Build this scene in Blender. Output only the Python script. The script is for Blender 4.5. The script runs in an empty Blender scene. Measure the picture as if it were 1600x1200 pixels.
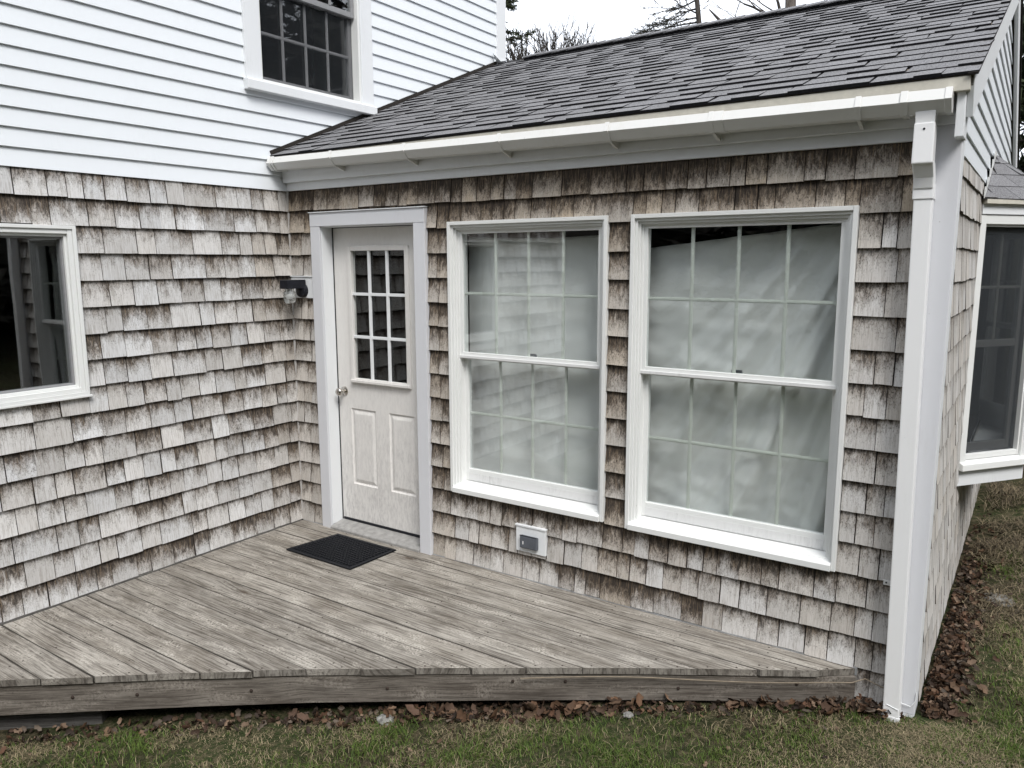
import bpy, bmesh, math, random
import numpy as np
from mathutils import Vector, Matrix, noise as mnoise

random.seed(7); rng = np.random.default_rng(7)
R = math.radians
scn = bpy.context.scene
COL = scn.collection

# ------------------------------------------------------------------ camera
CAMP = (4.26426293, -3.57912485, 1.82000838)
F_PX = 1208.79
def cam_axes(y, p, r):
    f = Vector((math.cos(p)*math.cos(y), math.cos(p)*math.sin(y), math.sin(p)))
    rt = Vector((math.sin(y), -math.cos(y), 0)); up = rt.cross(f)
    c, s = math.cos(r), math.sin(r)
    return c*rt+s*up, -s*rt+c*up, f
CR, CU, CF = cam_axes(R(124.25597839), R(-8.95376449), R(-0.16822619))
cam_d = bpy.data.cameras.new('camera'); cam = bpy.data.objects.new('camera', cam_d); COL.objects.link(cam)
cam_d.sensor_width = 36; cam_d.lens = F_PX/1600*36; cam_d.clip_start = .05; cam_d.clip_end = 600
cam.matrix_world = Matrix(((CR.x, CU.x, -CF.x, CAMP[0]), (CR.y, CU.y, -CF.y, CAMP[1]), (CR.z, CU.z, -CF.z, CAMP[2]), (0, 0, 0, 1)))
scn.camera = cam

# ------------------------------------------------------------------ world, sun, exposure
SUN_EL, SUN_AZ = 50, -38          # azimuth measured from +x towards +y
w = bpy.data.worlds.new('World'); scn.world = w; w.use_nodes = True
nt = w.node_tree; nt.nodes.clear()
out = nt.nodes.new('ShaderNodeOutputWorld'); bg = nt.nodes.new('ShaderNodeBackground')
sky = nt.nodes.new('ShaderNodeTexSky'); sky.sky_type = 'NISHITA'; sky.sun_disc = False
sky.sun_elevation = R(SUN_EL); sky.sun_rotation = R(90-SUN_AZ); sky.air_density = 1.0; sky.dust_density = 3.0
mx = nt.nodes.new('ShaderNodeMix'); mx.data_type = 'RGBA'; mx.inputs[0].default_value = .86
mx.inputs[7].default_value = (9.6, 10.0, 10.7, 1)
nt.links.new(sky.outputs[0], mx.inputs[6]); nt.links.new(mx.outputs[2], bg.inputs[0])
bg.inputs[1].default_value = .095
nt.links.new(bg.outputs[0], out.inputs[0])
sd = bpy.data.lights.new('sun', 'SUN'); sd.energy = 1.5; sd.angle = R(22); sd.color = (1, .975, .94)
sun = bpy.data.objects.new('sun', sd); COL.objects.link(sun)
sdir = Vector((math.cos(R(SUN_EL))*math.cos(R(SUN_AZ)), math.cos(R(SUN_EL))*math.sin(R(SUN_AZ)), math.sin(R(SUN_EL))))
sun.rotation_euler = sdir.to_track_quat('Z', 'Y').to_euler(); sun.location = (8, -8, 12)
scn.view_settings.view_transform = 'Standard'; scn.view_settings.look = 'None'
scn.view_settings.exposure = 0.93; scn.view_settings.gamma = 1; scn.view_settings.use_curve_mapping = False

def project(p):
    d = Vector(p)-Vector(CAMP); z = d.dot(CF)
    if z < .05: return None
    return 800+F_PX*d.dot(CR)/z, 600-F_PX*d.dot(CU)/z, z

# ------------------------------------------------------------------ node helpers
class NT:
    def __init__(s, name):
        s.m = bpy.data.materials.new(name); s.m.use_nodes = True; s.t = s.m.node_tree; s.t.nodes.clear()
        s.out = s.n('OutputMaterial')
    def n(s, typ, **kw):
        nd = s.t.nodes.new('ShaderNode'+typ)
        for k, v in kw.items(): setattr(nd, k, v)
        return nd
    def l(s, a, b): s.t.links.new(a, b)
    def put(s, sock, v):
        if hasattr(v, 'is_linked') or isinstance(v, bpy.types.NodeSocket): s.l(v, sock)
        else: sock.default_value = v
    def math(s, op, a, b=0.0, c=None, clamp=False):
        nd = s.n('Math', operation=op, use_clamp=clamp); s.put(nd.inputs[0], a); s.put(nd.inputs[1], b)
        if c is not None: s.put(nd.inputs[2], c)
        return nd.outputs[0]
    def mix(s, f, a, b, blend='MIX'):
        nd = s.n('Mix', data_type='RGBA', blend_type=blend, clamp_factor=True); s.put(nd.inputs[0], f)
        s.put(nd.inputs[6], a if not isinstance(a, tuple) else a+(1,)*(4-len(a)))
        s.put(nd.inputs[7], b if not isinstance(b, tuple) else b+(1,)*(4-len(b)))
        return nd.outputs[2]
    def uv(s, name='UVMap'):
        nd = s.n('UVMap'); nd.uv_map = name; return nd.outputs[0]
    def attr(s, name):
        nd = s.n('Attribute', attribute_name=name); sp = s.n('SeparateColor'); s.l(nd.outputs[0], sp.inputs[0]); return sp.outputs
    def scale(s, vec, sc, loc=(0, 0, 0)):
        nd = s.n('Mapping'); s.l(vec, nd.inputs[0]); nd.inputs['Scale'].default_value = sc; nd.inputs['Location'].default_value = loc
        return nd.outputs[0]
    def noise(s, vec, sc=1.0, det=3.0, rough=.55, dist=0.0):
        nd = s.n('TexNoise'); s.l(vec, nd.inputs['Vector']); nd.inputs['Scale'].default_value = sc
        nd.inputs['Detail'].default_value = det; nd.inputs['Roughness'].default_value = rough; nd.inputs['Distortion'].default_value = dist
        return nd.outputs[0]
    def ramp(s, v, lo, hi, a=0.0, b=1.0):
        nd = s.n('MapRange'); nd.clamp = True; s.l(v, nd.inputs[0])
        for i, x in enumerate((lo, hi, a, b)): nd.inputs[i+1].default_value = x
        return nd.outputs[0]
    def bsdf(s, col, rough=.8, bump=None, bstr=.3, bdist=.002, spec=.3, metal=0.0):
        b = s.n('BsdfPrincipled'); s.put(b.inputs['Base Color'], col if not isinstance(col, tuple) else col+(1,)*(4-len(col)))
        s.put(b.inputs['Roughness'], rough); b.inputs['Specular IOR Level'].default_value = spec; b.inputs['Metallic'].default_value = metal
        if bump is not None:
            bn = s.n('Bump'); bn.inputs['Strength'].default_value = bstr; bn.inputs['Distance'].default_value = bdist
            s.l(bump, bn.inputs['Height']); s.l(bn.outputs[0], b.inputs['Normal'])
        s.l(b.outputs[0], s.out.inputs[0]); return b
    def geo_pos(s): return s.n('NewGeometry').outputs['Position']

def m_white(name, col=(.80, .81, .825), dirt=.10, rough=.55, dcol=(.42, .41, .38)):
    t = NT(name); p = t.geo_pos()
    a = t.noise(p, 3.5, 4); b = t.noise(t.scale(p, (60, 60, 12)), 1.0, 4, .7)
    f = t.math('MULTIPLY', t.ramp(a, .45, .75), t.ramp(b, .45, .75))
    f = t.math('MULTIPLY', f, dirt)
    spk = t.ramp(t.noise(p, 55, 2), .76, .80, 0, dirt*2.5)
    c = t.mix(f, col, dcol); c = t.mix(spk, c, (.2, .19, .17))
    c = t.mix(t.ramp(t.noise(p, .9, 2), .3, .7, 0, .06), c, (.6, .62, .66))
    t.bsdf(c, rough, t.noise(p, 70, 3), .012, .001)
    return t.m

def m_shingle():
    t = NT('weathered_cedar'); uv = t.uv(); loc = t.uv('loc'); r, st, wm = t.attr('sv')[0:3]
    sx = t.n('SeparateXYZ'); t.l(loc, sx.inputs[0]); u, v = sx.outputs[0], sx.outputs[1]
    g1 = t.noise(t.scale(uv, (150, 9, 1)), 1, 4, .6, .4)
    g2 = t.noise(t.scale(uv, (420, 26, 1)), 1, 3, .6)
    big = t.noise(t.scale(uv, (14, 7, 1)), 1, 3)
    mid = t.noise(t.scale(uv, (60, 22, 1)), 1, 5, .7, .8)
    spk = t.noise(t.scale(uv, (230, 95, 1)), 1, 3, .7)
    base = t.mix(wm, (.645, .65, .655), (.46, .385, .295))
    base = t.mix(t.ramp(big, .42, .7, 0, .45), base, (.50, .485, .455))
    tone = t.math('ADD', t.math('MULTIPLY', r, .30), .84)
    nd = t.n('Vectorimpl') if False else None
    cc = t.n('CombineColor'); [t.l(tone, cc.inputs[i]) for i in range(3)]
    base = t.mix(1.0, base, cc.outputs[0], 'MULTIPLY')
    base = t.mix(t.ramp(g1, .34, .50, .45, 0), base, (.22, .185, .15))
    base = t.mix(t.ramp(g2, .30, .45, .35, 0), base, (.12, .10, .085))
    base = t.mix(t.ramp(g1, .56, .72, 0, .4), base, (.70, .69, .68))
    # brown/black mildew stain falling from the top of each exposure
    eu = t.math('ABSOLUTE', t.math('SUBTRACT', u, .5)); edge = t.math('POWER', t.math('MULTIPLY', eu, 2.0), 3.0)
    s = t.math('ADD', t.math('MULTIPLY', v, .75), t.math('MULTIPLY', mid, 1.15))
    s = t.math('ADD', s, t.math('MULTIPLY', big, .85)); s = t.math('ADD', s, t.math('MULTIPLY', edge, .12))
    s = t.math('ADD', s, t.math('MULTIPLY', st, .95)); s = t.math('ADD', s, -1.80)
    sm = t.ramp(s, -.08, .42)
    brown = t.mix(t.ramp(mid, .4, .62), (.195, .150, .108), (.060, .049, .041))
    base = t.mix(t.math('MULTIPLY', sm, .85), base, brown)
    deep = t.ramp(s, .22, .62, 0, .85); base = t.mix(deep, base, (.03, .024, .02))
    base = t.mix(t.math('MULTIPLY', t.ramp(s, .0, .4), t.ramp(g1, .52, .64, 0, .55)), base, (.26, .19, .125))
    near = t.ramp(s, -.38, .2); fl = t.math('MULTIPLY', near, t.ramp(spk, .54, .62, 0, .85))
    base = t.mix(fl, base, (.05, .042, .036))
    white = t.math('MULTIPLY', t.ramp(t.noise(t.scale(uv, (90, 40, 1), (3, 9, 0)), 1, 3), .66, .74, 0, .5), t.ramp(v, .8, .1))
    base = t.mix(white, base, (.66, .65, .63))
    h = t.math('ADD', t.math('MULTIPLY', g1, .7), t.math('MULTIPLY', g2, .5))
    t.bsdf(base, .95, h, .55, .0022, .15)
    return t.m

def m_wood(name, c0, c1, dark, knots=True, grain=1.0, lich=.0):
    t = NT(name); uv = t.uv(); r, st, wm = t.attr('sv')[0:3]
    vo = t.n('TexVoronoi'); vo.inputs['Scale'].default_value = 1.0; t.l(t.scale(uv, (1.25, 4.2, 1)), vo.inputs['Vector'])
    vd = vo.outputs['Distance']
    k = t.ramp(vd, .0, .32, 1, 0) if knots else t.ramp(vd, 0, .001, 0, 0)
    # warp the grain round the knots
    sx = t.n('SeparateXYZ'); t.l(uv, sx.inputs[0])
    vv = t.math('ADD', t.math('MULTIPLY', sx.outputs[1], 1.0), t.math('MULTIPLY', k, .035))
    vv = t.math('ADD', vv, t.math('MULTIPLY', t.noise(t.scale(uv, (1.6, 5, 1)), 1, 2), .05))
    cb = t.n('CombineXYZ'); t.l(sx.outputs[0], cb.inputs[0]); t.l(vv, cb.inputs[1]); w = cb.outputs[0]
    g1 = t.noise(t.scale(w, (2.2, 95, 1)), 1, 4, .6); g2 = t.noise(t.scale(w, (9, 330, 1)), 1, 3, .6)
    big = t.noise(t.scale(uv, (2.0, 7, 1)), 1, 4); blot = t.noise(t.scale(uv, (3.2, 9.5, 1)), 1, 6, .72)
    fine = t.noise(t.geo_pos(), 90, 4, .7)
    base = t.mix(t.ramp(big, .35, .65), c0, c1)
    tone = t.math('ADD', t.math('MULTIPLY', r, .34), .82)
    cc = t.n('CombineColor'); [t.l(tone, cc.inputs[i]) for i in range(3)]
    base = t.mix(1.0, base, cc.outputs[0], 'MULTIPLY')
    base = t.mix(t.ramp(g1, .38, .52, .66*grain, 0), base, dark)
    base = t.mix(t.ramp(g2, .38, .5, .6*grain, 0), base, tuple(x*.55 for x in dark))
    base = t.mix(t.ramp(g1, .58, .74, 0, .35), base, tuple(min(1, x*1.35) for x in c0))
    base = t.mix(t.math('MULTIPLY', t.ramp(blot, .53, .74), .55), base, dark)
    base = t.mix(t.math('MULTIPLY', t.ramp(blot, .50, .36), t.ramp(fine, .42, .6, 0, .85)), base, tuple(min(1, x*1.45) for x in c0))
    base = t.mix(t.ramp(fine, .40, .30, 0, .5), base, tuple(x*.5 for x in dark))
    if knots:
        base = t.mix(t.ramp(vd, .035, .075, .75, 0), base, (.07, .05, .036))
        ring = t.math('SINE', t.math('MULTIPLY', vd, 110)); base = t.mix(t.math('MULTIPLY', t.ramp(vd, .05, .24, .42, 0), t.ramp(ring, .0, .9)), base, dark)
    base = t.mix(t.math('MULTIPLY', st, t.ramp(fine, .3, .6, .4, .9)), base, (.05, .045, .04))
    h = t.math('ADD', t.math('MULTIPLY', g1, .8), t.math('MULTIPLY', g2, .5))
    t.bsdf(base, .92, h, .6, .003, .2)
    return t.m

def m_roof():
    t = NT('asphalt_granules'); r, st, wm = t.attr('sv')[0:3]; p = t.geo_pos()
    n1 = t.noise(p, 150, 4, .85); n2 = t.noise(p, 6, 3)
    base = t.mix(r, (.095, .095, .101), (.165, .164, .172))
    base = t.mix(t.ramp(n1, .42, .62, 0, .75), base, (.32, .32, .33))
    base = t.mix(t.ramp(n1, .44, .36, 0, .8), base, (.02, .02, .024))
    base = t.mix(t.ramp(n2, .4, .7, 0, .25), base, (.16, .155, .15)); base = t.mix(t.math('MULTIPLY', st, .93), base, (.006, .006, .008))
    t.bsdf(base, .95, n1, .6, .002, .2); return t.m

def m_plain(name, col, rough=.7, metal=0.0, nscale=30, var=.15, bstr=.15, spec=.3):
    t = NT(name); p = t.geo_pos(); n = t.noise(p, nscale, 4, .6)
    c = t.mix(t.ramp(n, .3, .7, 0, 1), tuple(x*(1-var) for x in col), tuple(min(1, x*(1+var)) for x in col))
    t.bsdf(c, rough, n, bstr, .001, spec, metal); return t.m

def m_door():
    t = NT('door_paint'); p = t.geo_pos(); sx = t.n('SeparateXYZ'); t.l(p, sx.inputs[0])
    a = t.noise(t.scale(p, (70, 70, 18)), 1, 5, .75); b = t.noise(p, 5, 3)
    low = t.ramp(sx.outputs[2], 1.2, .1, .15, .75)
    f = t.math('MULTIPLY', t.math('MULTIPLY', t.ramp(a, .42, .66), t.ramp(b, .3, .7, .4, 1)), low)
    c = t.mix(f, (.75, .735, .71), (.40, .385, .38))
    t.bsdf(c, .55, a, .1, .001, .3); return t.m

def m_glass(f0=.085, nm='window_glass'):
    t = NT(nm); g = t.n('NewGeometry'); dt = t.n('VectorMath', operation='DOT_PRODUCT')
    t.l(g.outputs['Incoming'], dt.inputs[0]); t.l(g.outputs['Normal'], dt.inputs[1])
    c = t.math('ABSOLUTE', dt.outputs['Value']); f = t.math('POWER', t.math('SUBTRACT', 1.0, c, clamp=True), 5.0)
    f = t.math('ADD', t.math('MULTIPLY', f, .90), f0)
    tr = t.n('BsdfTransparent'); tr.inputs[0].default_value = (.93, .945, .945, 1)
    gl = t.n('BsdfGlossy'); gl.inputs['Roughness'].default_value = .012; gl.inputs[0].default_value = (1, 1, 1, 1)
    bn = t.n('Bump'); bn.inputs['Strength'].default_value = .12; bn.inputs['Distance'].default_value = .004
    t.l(t.noise(t.geo_pos(), 2.2, 1), bn.inputs['Height']); t.l(bn.outputs[0], gl.inputs['Normal'])
    ms = t.n('MixShader'); t.l(f, ms.inputs[0]); t.l(tr.outputs[0], ms.inputs[1]); t.l(gl.outputs[0], ms.inputs[2])
    t.l(ms.outputs[0], t.out.inputs[0]); return t.m

def m_screen(op=.52, nm='insect_screen'):
    t = NT(nm); tr = t.n('BsdfTransparent'); d = t.n('BsdfDiffuse'); d.inputs[0].default_value = (.05, .055, .06, 1)
    ms = t.n('MixShader'); ms.inputs[0].default_value = op; t.l(tr.outputs[0], ms.inputs[1]); t.l(d.outputs[0], ms.inputs[2])
    t.l(ms.outputs[0], t.out.inputs[0]); return t.m

def m_jar():
    t = NT('jar_glass'); b = t.bsdf((.9, .93, .92), .06, t.noise(t.scale(t.geo_pos(), (30, 30, 140)), 1, 2), .6, .004, .5)
    b.inputs['Transmission Weight'].default_value = .9; b.inputs['IOR'].default_value = 1.45; return t.m

def m_attrcol(name, rough=.8, mul=1.0, trans=0.0):
    t = NT(name); nd = t.n('Attribute', attribute_name='col'); p = t.geo_pos()
    c = t.mix(t.ramp(t.noise(p, 60, 3), .3, .7, 0, .35), nd.outputs[0], (.03, .025, .015))
    b = t.bsdf(c, rough, spec=.2); return t.m

def m_ground():
    t = NT('lawn_soil'); p = t.geo_pos()
    a = t.noise(p, 1.4, 5, .6); b = t.noise(p, 22, 5, .7); c = t.noise(p, 120, 3, .7)
    col = t.mix(t.ramp(a, .38, .6), (.030, .024, .016), (.036, .05, .018))
    col = t.mix(t.ramp(b, .45, .65, 0, .75), col, (.15, .12, .075)); col = t.mix(t.ramp(c, .5, .7, 0, .6), col, (.02, .018, .012))
    t.bsdf(col, 1, t.math('ADD', b, c), .7, .02, .1); return t.m

def m_bark(name, a, b):
    t = NT(name); p = t.geo_pos(); n = t.noise(t.scale(p, (14, 14, 4)), 1, 5, .7)
    t.bsdf(t.mix(t.ramp(n, .35, .65), a, b), .95, n, .8, .02, .1); return t.m

def m_rubber():
    t = NT('black_rubber'); p = t.geo_pos(); n = t.noise(p, 300, 3)
    c = t.mix(t.ramp(t.noise(p, 130, 2), .70, .74, 0, .5), (.006, .007, .010), (.2, .18, .16))
    t.bsdf(c, .65, n, .3, .001, .35); return t.m

M = dict(
    clap=m_white('clapboard_paint', (.785, .82, .85), .10), trim=m_white('trim_paint', (.78, .80, .815), .22),
    vinyl=m_white('window_vinyl', (.78, .79, .775), .10, .4), sillm=m_white('weathered_sill_paint', (.74, .745, .74), 1.0, .5, (.36, .36, .35)),
    gutter=m_white('gutter_vinyl', (.70, .70, .68), .35, .35, (.50, .47, .38)), muntin=m_plain('grille_white', (.74, .765, .71), .5, var=.04),
    grey=m_plain('grey_sash', (.27, .273, .28), .5, var=.06), cream=m_plain('drip_edge', (.60, .575, .50), .55, var=.08),
    shingle=m_shingle(), roof=m_roof(), felt=m_plain('tar_paper', (.028, .024, .021), .95),
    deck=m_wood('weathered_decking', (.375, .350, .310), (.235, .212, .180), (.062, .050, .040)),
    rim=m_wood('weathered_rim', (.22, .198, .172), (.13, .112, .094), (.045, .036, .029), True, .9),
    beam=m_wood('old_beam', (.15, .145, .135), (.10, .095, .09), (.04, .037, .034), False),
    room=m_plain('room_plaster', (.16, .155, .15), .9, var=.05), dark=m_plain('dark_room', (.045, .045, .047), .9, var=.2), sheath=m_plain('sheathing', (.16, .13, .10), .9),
    door=m_door(), glass=m_glass(), screen=m_screen(), thinscreen=m_screen(.16, 'fine_screen'), doorglass=m_glass(.035, 'door_glass'), jar=m_jar(), cloth=m_plain('cotton_sheet', (.86, .865, .85), .9, nscale=8, var=.04, bstr=.3),
    alu=m_plain('threshold_metal', (.30, .295, .285), .5, .0, 25, .25), nickel=m_plain('brushed_nickel', (.55, .52, .48), .22, 1.0, var=.08),
    black=m_plain('black_metal', (.012, .013, .018), .4, var=.3), rubber=m_rubber(), outlet=m_plain('grey_plastic', (.10, .108, .125), .45, var=.12),
    pipe=m_white('downspout_paint', (.86, .865, .865), .12, .35), wrap=m_white('aluminium_wrap', (.66, .67, .70), .18, .5),
    flash=m_plain('grey_flashing', (.36, .37, .375), .5, .2, 25, .2), nail=m_plain('rusty_nail', (.04, .028, .022), .8),
    cable=m_plain('tan_cable', (.22, .18, .13), .6), ground=m_ground(), blade=m_attrcol('grass_blades', .7), leaf=m_attrcol('dry_leaves', .75),
    bark=m_bark('grey_bark', (.075, .062, .052), (.20, .175, .155)), darkbark=m_bark('dark_bark', (.03, .026, .022), (.085, .075, .066)),
    needles=m_attrcol('needles', .8), stone=m_plain('lichen_stone', (.22, .215, .20), .95, nscale=45, var=.6, bstr=.8), white=m_plain('white_speck', (.8, .8, .8), .6),
    wood=m_bark('wood_mass', (.045, .043, .036), (.13, .118, .10)),
)

# ------------------------------------------------------------------ object helpers
def wloc(o):
    v = Vector(o.location)
    while o.parent: o = o.parent; v += Vector(o.location)
    return v
def thing(name, label, cat, loc=(0, 0, 0), group=None):
    o = bpy.data.objects.new(name, None); COL.objects.link(o); o.location = loc; o.empty_display_size = .2
    o['label'] = label; o['category'] = cat
    if group: o['group'] = group
    return o
def tag(o, label=None, cat=None, kind=None, group=None):
    if label: o['label'] = label
    if cat: o['category'] = cat
    if kind: o['kind'] = kind
    if group: o['group'] = group
    return o

class MB:
    """mesh builder: world-space vertices, faces, per-loop uv in metres, a second 0..1 uv, one colour per face"""
    def __init__(s): s.v = []; s.f = []; s.uv = []; s.loc = []; s.sv = []; s.smooth = False
    def face(s, pts, uv=None, loc=None, sv=(.5, 0, 0)):
        i = len(s.v); s.v += [tuple(p) for p in pts]; s.f.append(tuple(range(i, i+len(pts))))
        if uv is None:
            a, b, c = Vector(pts[0]), Vector(pts[1]), Vector(pts[-1]); ex = (b-a).normalized(); ey = (c-a)
            ey = (ey-ex*ey.dot(ex)); ey = ey.normalized() if ey.length > 1e-9 else Vector((0, 0, 1))
            uv = [((Vector(p)-a).dot(ex), (Vector(p)-a).dot(ey)) for p in pts]
        s.uv += list(uv); s.loc += list(loc if loc is not None else [(0.5, .2)]*len(pts)); s.sv.append(sv)
    def hexa(s, P, sv=(.5, 0, 0), uo=(0, 0)):
        # P: 8 points, first 4 bottom loop, last 4 top loop
        for q in ((3, 2, 1, 0), (4, 5, 6, 7), (0, 1, 5, 4), (1, 2, 6, 5), (2, 3, 7, 6), (3, 0, 4, 7)):
            s.face([P[k] for k in q], sv=sv)
    def box(s, fr, u0, u1, n0, n1, z0, z1, sv=(.5, 0, 0)):
        s.hexa([fr(u, n, z) for z in (z0, z1) for (u, n) in ((u0, n0), (u1, n0), (u1, n1), (u0, n1))], sv)
    def prism(s, fr, prof, u0, u1, sv=(.5, 0, 0)):
        n = len(prof); A = [fr(u0, a, b) for a, b in prof]; B = [fr(u1, a, b) for a, b in prof]
        s.face(A, sv=sv); s.face(B[::-1], sv=sv)
        for i in range(n): s.face([A[i], B[i], B[(i+1) % n], A[(i+1) % n]], sv=sv)
    def ring(s, fr, u0, u1, z0, z1, wd, n0, n1, wz0=None, wz1=None):
        wz0 = wd if wz0 is None else wz0; wz1 = wd if wz1 is None else wz1
        s.box(fr, u0, u0+wd, n0, n1, z0, z1); s.box(fr, u1-wd, u1, n0, n1, z0, z1)
        if wz0: s.box(fr, u0+wd, u1-wd, n0, n1-.0015, z0, z0+wz0)
        if wz1: s.box(fr, u0+wd, u1-wd, n0, n1-.0015, z1-wz1, z1)
    def tube(s, pts, rad, sides=8, sv=(.5, 0, 0), cap=True):
        rings = []; pts = [Vector(p) for p in pts]
        for i, p in enumerate(pts):
            d = (pts[min(i+1, len(pts)-1)]-pts[max(i-1, 0)]).normalized()
            a = d.cross(Vector((0, 0, 1)));  a = a if a.length > .05 else d.cross(Vector((1, 0, 0))); a.normalize(); b = d.cross(a)
            r = rad[i] if hasattr(rad, '__len__') else rad
            rings.append([p+a*(r*math.cos(2*math.pi*k/sides))+b*(r*math.sin(2*math.pi*k/sides)) for k in range(sides)])
        for i in range(len(rings)-1):
            for k in range(sides): s.face([rings[i][k], rings[i][(k+1) % sides], rings[i+1][(k+1) % sides], rings[i+1][k]], sv=sv)
        if cap: s.face(rings[0][::-1], sv=sv); s.face(rings[-1], sv=sv)
    def lathe(s, base, axis, prof, sides=20):
        axis = Vector(axis).normalized(); a = axis.cross(Vector((0, 0, 1))); a = a if a.length > .1 else axis.cross(Vector((1, 0, 0))); a.normalize(); b = axis.cross(a)
        base = Vector(base)
        rg = [[base+axis*h+a*(r*math.cos(2*math.pi*k/sides))+b*(r*math.sin(2*math.pi*k/sides)) for k in range(sides)] for h, r in prof]
        for i in range(len(rg)-1):
            for k in range(sides): s.face([rg[i][k], rg[i][(k+1) % sides], rg[i+1][(k+1) % sides], rg[i+1][k]])
        s.face(rg[0][::-1]); s.face(rg[-1])
    def build(s, name, mat, parent=None, bevel=0.0, weld=False, smooth=False, fixn=True):
        me = bpy.data.meshes.new(name)
        V = np.array(s.v, dtype=np.float64); c = (V.min(0)+V.max(0))/2
        me.from_pydata((V-c).tolist(), [], s.f)
        u = me.uv_layers.new(name='UVMap'); u.data.foreach_set('uv', np.array(s.uv, dtype=np.float32).ravel())
        u2 = me.uv_layers.new(name='loc'); u2.data.foreach_set('uv', np.array(s.loc, dtype=np.float32).ravel())
        at = me.attributes.new('sv', 'FLOAT_COLOR', 'FACE'); a = np.ones((len(s.f), 4), dtype=np.float32); a[:, :3] = np.array(s.sv); at.data.foreach_set('color', a.ravel())
        if weld or bevel or smooth or fixn:
            bm = bmesh.new(); bm.from_mesh(me)
            if weld or bevel or smooth: bmesh.ops.remove_doubles(bm, verts=bm.verts, dist=1e-5)
            if fixn: bmesh.ops.recalc_face_normals(bm, faces=bm.faces)
            if bevel:
                es = [e for e in bm.edges if len(e.link_faces) == 2 and e.calc_face_angle(0) > .5]
                bmesh.ops.bevel(bm, geom=es, offset=bevel, segments=2, affect='EDGES', profile=.6, clamp_overlap=True)
            bm.to_mesh(me); bm.free()
        if smooth:
            me.polygons.foreach_set('use_smooth', [True]*len(me.polygons))
            me.set_sharp_from_angle(angle=R(40))
        me.materials.append(mat)
        o = bpy.data.objects.new(name, me); COL.objects.link(o)
        if parent: o.parent = parent; o.location = Vector(c)-wloc(parent)
        else: o.location = c
        return o

def frame(o, U, N):
    o, U, N = Vector(o), Vector(U), Vector(N)
    return lambda u, n, z: o+U*u+N*n+Vector((0, 0, z))
FA = frame((0, 0, 0), (0, 1, 0), (1, 0, 0))          # white two-storey wing: u = y
FB = frame((0, 0, 0), (1, 0, 0), (0, -1, 0))         # door wall: u = x
WX = 3.957
FC = frame((WX-.006, 0, 0), (0, 1, 0), (1, 0, 0))    # gable wall: u = y

def bbox(name, fr, a, mat, parent, bevel=0.0, sv=(.5, 0, 0), label=None):
    m = MB(); m.box(fr, *a, sv=sv); o = m.build(name, mat, parent, bevel)
    if label: o['label'] = label
    return o

def zg(x, y):
    """ground height"""
    z = -.292+.040*(min(max(x, -1), 4.3)-.5)
    if y < -2.4: z += (y+2.4)*.01
    if x > 3.9: z += max(0, min(1, (y-3.2)/4))*.28
    z += .018*mnoise.noise(Vector((x*1.3, y*1.3, 0)))+.008*mnoise.noise(Vector((x*5, y*5, 3)))
    d = math.hypot(x-2, y)
    if x > 3.9 and y > 1.2: z += .035*min(1, (y-1.2))*abs(mnoise.noise(Vector((x*3.1, y*2.3, 8))))*2
    if d > 9: z += (d-9)*.05+.3*mnoise.noise(Vector((x*.1, y*.1, 0)))
    return z

# ================================================================== SETTING: ground
def build_ground():
    def grid(x0, x1, y0, y1, st):
        nx, ny = int((x1-x0)/st), int((y1-y0)/st); vs = []; fs = []
        for j in range(ny+1):
            for i in range(nx+1):
                x = x0+i*st; y = y0+j*st; vs.append((x, y, zg(x, y)))
        for j in range(ny):
            for i in range(nx):
                a = j*(nx+1)+i; fs.append((a, a+1, a+nx+2, a+nx+1))
        return vs, fs
    # single graded sheet: coordinates warped so that cells grow outwards
    def warp(t): return t*9+math.copysign(abs(t)**3.2, t)*90
    n = 150; vs = []; fs = []
    for j in range(n+1):
        for i in range(n+1):
            x = 2+warp(-1+2*i/n); y = -1+warp(-1+2*j/n); vs.append((x, y, zg(x, y)))
    for j in range(n):
        for i in range(n):
            a = j*(n+1)+i; fs.append((a, a+1, a+n+2, a+n+1))
    me = bpy.data.meshes.new('ground'); me.from_pydata(vs, [], fs); me.materials.append(M['ground'])
    me.polygons.foreach_set('use_smooth', [True]*len(me.polygons))
    o = bpy.data.objects.new('ground', me); COL.objects.link(o); o['kind'] = 'structure'
build_ground()

# ================================================================== BUILDINGS
house = thing('main_house', 'tall white clapboard house wing with weathered shingles below, on the left', 'house', (-2.5, -.8, -.3))
ell = thing('house_addition', 'single-storey shingled addition with white door, two large windows and grey roof', 'house', (2, 2.5, -.3))

def solid_wall(name, fr, u0, u1, z0, z1, holes, n0, n1, mat, parent, topf=None):
    us = sorted({u0, u1}|{h[0] for h in holes}|{h[1] for h in holes}); zs = sorted({z0, z1}|{h[2] for h in holes}|{h[3] for h in holes})
    m = MB()
    for i in range(len(us)-1):
        for j in range(len(zs)-1):
            uc, zc = (us[i]+us[i+1])/2, (zs[j]+zs[j+1])/2
            if any(h[0] < uc < h[1] and h[2] < zc < h[3] for h in holes): continue
            m.box(fr, us[i], us[i+1], n0, n1, zs[j], zs[j+1])
    return m.build(name, mat, parent)

EXPO = .1435; Z0 = .0095
ZF = 2.294                       # bottom of frieze / first clapboard
# openings (u0,u1,z0,z1)
LW = (-2.36, -1.44, 1.116, 2.015)      # left window on wing
UW = (-.305, .823, 2.90, 4.62)         # upper window
DO = (.246, 1.231, -.05, 2.14)         # door with casing
W1 = (1.398, 2.432, .448, 2.05)
W2 = (2.561, 3.603, .440, 2.05)
BL = (.0, .246, 1.5835, 1.727)         # lamp block
OB = (1.873, 2.071, .174, .3225)       # outlet block

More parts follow.
